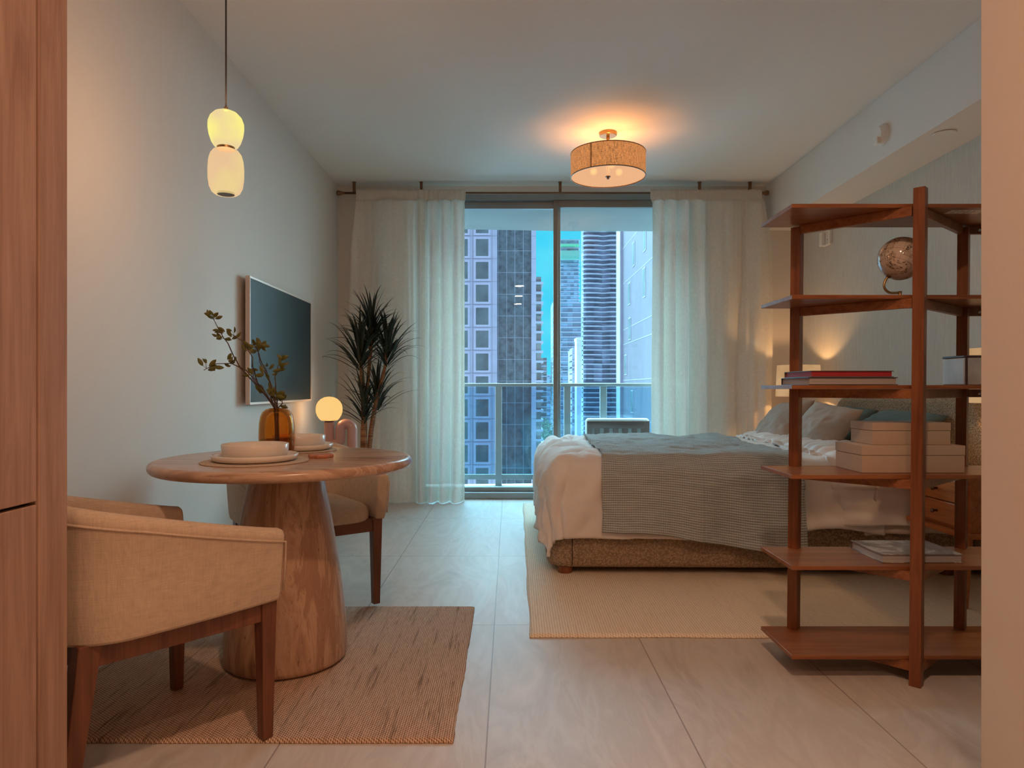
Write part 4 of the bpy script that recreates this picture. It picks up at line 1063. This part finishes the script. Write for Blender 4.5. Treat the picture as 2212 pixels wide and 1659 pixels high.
# white gridded tower
Y1 = 100.0; sc1 = F / Y1
tw = thing('office_tower', (cx(1040, Y1), Y1+8, GZ), 'white office tower with a grid of square windows at left', 'building')
xa, xb, xc, xd = cx(880, Y1), cx(1074, Y1), cx(1148, Y1), cx(1158, Y1)
part('tower_body', MB().box(xa, xb, Y1, Y1+12, GZ, 30), MT['facade'], tw)
part('glass_facade', MB().box(xb, xc, Y1+.6, Y1+12, GZ, 30), MT['curt'], tw, label='dark glass curtain wall strip')
part('pier', MB().box(xc, xd, Y1+.2, Y1+12, GZ, 30), MT['facade'], tw)
jm = MB()
py0 = 535; stp = 49.4
for i in range(-1, 12):
    yc = py0 + i * stp; z = CZ + (838 - yc) / sc1; zj = CZ + (838 - (yc - stp/2 - 1)) / sc1
    jm.box(xa, xb, Y1-.02, Y1, zj-.03, zj+.03); jm.box(xc, xd, Y1+.18, Y1+.2, zj-.03, zj+.03)
    for xcpx in (941, 997, 1041.5):
        X = cx(xcpx, Y1); w2, h2 = 13.5 / sc1, 18.3 / sc1
        wp = part('window', MB().box(X-w2-.3, X+w2+.3, Y1-.10, Y1, z-h2-.3, z+h2+.3), MT['winfr'], tw)
        part('pane', MB().box(X-w2, X+w2, Y1-.12, Y1-.10, z-h2, z+h2), MT['win'], wp)
for xp in (1021, 1063): X = cx(xp, Y1); jm.box(X-.03, X+.03, Y1-.02, Y1, GZ, 30)
part('joints', jm, MT['facjoint'], tw)

MT['slab'] = plain('balcony_slab', (.32, .36, .43), .8, 0, .08, .1); MT['slabb'] = plain('blue_slab', (.26, .34, .42), .7, 0, .08, .1)
def floorglass(name, c, w_=.12, sx=3.1):
    k = N(name); s = k.n('SeparateXYZ'); k.l(k.tc.outputs['Object'], s.inputs[0])
    wn = k.n('TexWhiteNoise', noise_dimensions='2D'); cb_ = k.n('CombineXYZ')
    k.l(k.math('FLOOR', k.math('DIVIDE', s.outputs[0], sx)), cb_.inputs[0]); k.l(k.math('FLOOR', k.math('DIVIDE', s.outputs[2], 3.1)), cb_.inputs[1]); k.l(cb_.outputs[0], wn.inputs[0])
    cc = k.ramp(wn.outputs['Value'], [(.0, tuple(x*.65 for x in c)), (.6, c), (1, tuple(x*1.5 for x in c))])
    return k.done(k.bsdf(cc, .3, 0, None, .4))
MT['fg'] = floorglass('tower_glass', (.22, .26, .33)); MT['fgb'] = floorglass('blue_tower_glass', (.15, .27, .35)); MT['fgt'] = floorglass('brown_tower_glass', (.16, .17, .16))
def tower(name, label, pxa, pxb, Y, ztop, dz, gm, sm_, depth=25, proud=1.2, wave=0, first=-40, sideR=0, cat='building', over=0):
    xa, xb = cx(pxa, Y), cx(pxb, Y)
    t = thing(name, ((xa+xb)/2, Y + depth/2, GZ), label, cat, None)
    part('tower_body', MB().box(xa, xb, Y, Y+depth, GZ, ztop), gm, t)
    xo0, xo1 = xa - over, xb + over; n_ = 28 if wave else 2; top = []
    for i in range(n_):
        u = i / (n_ - 1); top.append((lerp(xo0, xo1, u), Y - proud - (wave * (math.sin(u * 9.5) + .4 * math.sin(u * 21)) if wave else 0)))
    th = dz * .22; vs = []; fs = []
    for x, y in top: vs += [(x, y, 0), (x, Y + depth*.6, 0), (x, Y + depth*.6, th), (x, y, th)]
    for i in range(n_-1):
        for j in range(4): fs.append((i*4+j, (i+1)*4+j, (i+1)*4+(j+1) % 4, i*4+(j+1) % 4))
    fs += [(0, 1, 2, 3), tuple(4*(n_-1)+j for j in (3, 2, 1, 0))]
    base = None; z = first
    org = orig_of(t)
    while z < ztop:
        if base is None:
            base = part('balcony', MB().add([(v[0], v[1], v[2]) for v in vs], fs), sm_, t); base.location = (0, 0, z)
        else:
            c = base.copy(); COL.objects.link(c); c.parent = t; c.location = (0, 0, z)
        z += dz
    return t
tower('balcony_tower', 'brown tower with stacked balconies just right of the office tower', 1150, 1169, 230, 38.5, 3.3, MT['fgt'], MT['slab'], over=.7)
tower('slim_tower', 'pale distant tower low beside the cyan sky gap', 1166, 1181, 430, 20, 3.2, MT['fgt'], MT['slabb'], over=.4)
tower('far_tower', 'teal distant tower against the metal door post', 1181, 1194, 560, 11, 3.4, MT['fgb'], MT['slabb'], over=.4)
bt = tower('blue_tower', 'tall blue tower with green construction netting near its top', 1200, 1250, 620, 136, 3.6, MT['fgb'], MT['slabb'], over=1.2, first=-20)
t = tower('mid_tower', 'pale teal residential slab with a flat roof', 1195, 1257, 420, 54, 3.0, MT['fgb'], MT['slabb'], over=.3)
t = tower('grey_wing', 'grey concrete stair tower low between the slabs', 1236, 1246, 350, 21, 3.2, MT['fg'], MT['slab'])
t = thing('white_wing', (cx(1252, 320), 325, GZ), 'narrow white blank tower before the wavy balconies', 'building')
part('tower_body', MB().box(cx(1246, 320), cx(1258, 320), 320, 330, GZ, 23.5), MT['facade'], t)
part('roof_cap', MB().box(cx(1245, 320), cx(1259, 320), 319.5, 330.5, 23.5, 24.6), MT['winfr'], t)
tower('wavy_tower', 'large grey tower with rippling balconies right of the door post', 1260, 1341, 260, 72, 1.8, MT['fg'], MT['slab'], depth=8, proud=2.0, wave=.75, first=-28)
# construction netting on the blue tower
part('netting', MB().box(cx(1205, 612), cx(1251, 612), 611, 615, 116.5, 124), plain('green_net', (.10, .34, .27), .8), bt)
part('netting', MB().box(cx(1205, 612), cx(1251, 612), 611, 615, 128, 130), plain('green_net_top', (.08, .42, .24), .8), bt)
# near white building at the right
Xb = 14.0
wb = thing('white_building', (Xb+6, 80, GZ), 'lavender white concrete building with slit windows at right', 'building')
yA, yB = Xb*F/(1346-1101), Xb*F/(1425-1101)
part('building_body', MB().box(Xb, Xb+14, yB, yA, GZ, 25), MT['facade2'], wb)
part('side_pier', MB().box(cx(1338, yA+.5), Xb+10, yA, yA+3, GZ, 25), MT['facade'], wb)
for (px, y0_, y1_) in ((1369, 525, 573), (1360, 612, 656), (1361, 688, 732), (1352, 768, 808), (1366, 845, 890), (1393, 480, 540), (1392, 580, 640)):
    Y = Xb*F/(px-1101); za = CZ + (838-y1_)/F*Y; zb2 = CZ + (838-y0_)/F*Y
    wp = part('window', MB().box(Xb-.06, Xb+.02, Y-.75, Y+.75, za-.1, zb2+.1), MT['winfr'], wb)
    part('pane', MB().box(Xb-.09, Xb-.06, Y-.6, Y+.6, za, zb2), MT['win'], wp)
jm = MB()
for py in (505, 590, 700, 735, 820, 905):
    z = CZ + (838-py)/F*76; jm.box(Xb-.02, Xb, yB, yA, z-.05, z+.05)
part('joints', jm, MT['facjoint'], wb)
# low-rise blocks and trees in the street gap
rnd = random.Random(5)
for i, (px, Y, wd, h) in enumerate(((1164, 150, 5, 16), (1176, 260, 9, 12), (1186, 300, 9, 16), (1170, 330, 8, 20), (1192, 350, 10, 12), (1216, 280, 8, 14))):
    X = cx(px, Y)
    t = thing('low_building', (X, Y, GZ), ['low pale roof beside the office tower base', 'low white building at the street gap', 'white flat roofed building by the door post', 'pale low block behind the white roofs', 'small distant low block under the trees', 'low block behind the bed edge right of the post'][i], 'building', 'low buildings in the street gap')
    part('walls', MB().box(X-wd/2, X+wd/2, Y, Y+12, GZ, GZ+h), MT['facade'], t)
    part('roof', MB().box(X-wd/2-.3, X+wd/2+.3, Y-.3, Y+12.3, GZ+h, GZ+h+.8), MT['winfr'], t)
MT['tree'] = plain('tree_foliage', (.10, .19, .13), .9, 0, .5, .5)
for i, (px, Y, h) in enumerate(((1175, 385, 31), (1186, 395, 27), (1181, 370, 22))):
    X = cx(px, Y); t = thing('tree', (X, Y, GZ), ['tallest green tree in the street gap', 'green tree nearest the door post', 'lower green tree in front of the gap trees'][i], 'tree', 'trees in the street gap')
    part('trunk', MB().tube([(X, Y, GZ), (X, Y, GZ+h*.5)], .5, 8), MT['stem'], t)
    m = MB()
    for q in range(420):
        v = Vector((rnd.gauss(0, 1), rnd.gauss(0, 1), rnd.gauss(0, 1))).normalized() * rnd.uniform(.5, 1)
        c = Vector((X + v.x*3.4, Y + v.y*3.4, GZ + h*.70 + v.z*h*.30)); a = rnd.uniform(.3, .7)
        r1 = Vector((rnd.uniform(-1, 1), rnd.uniform(-1, 1), rnd.uniform(-1, 1))).normalized()*a; r2 = r1.orthogonal().normalized()*a
        m.add([c-r1, c+r2, c+r1, c-r2], [(0, 1, 2, 3)])
    part('foliage', m, MT['tree'], t)
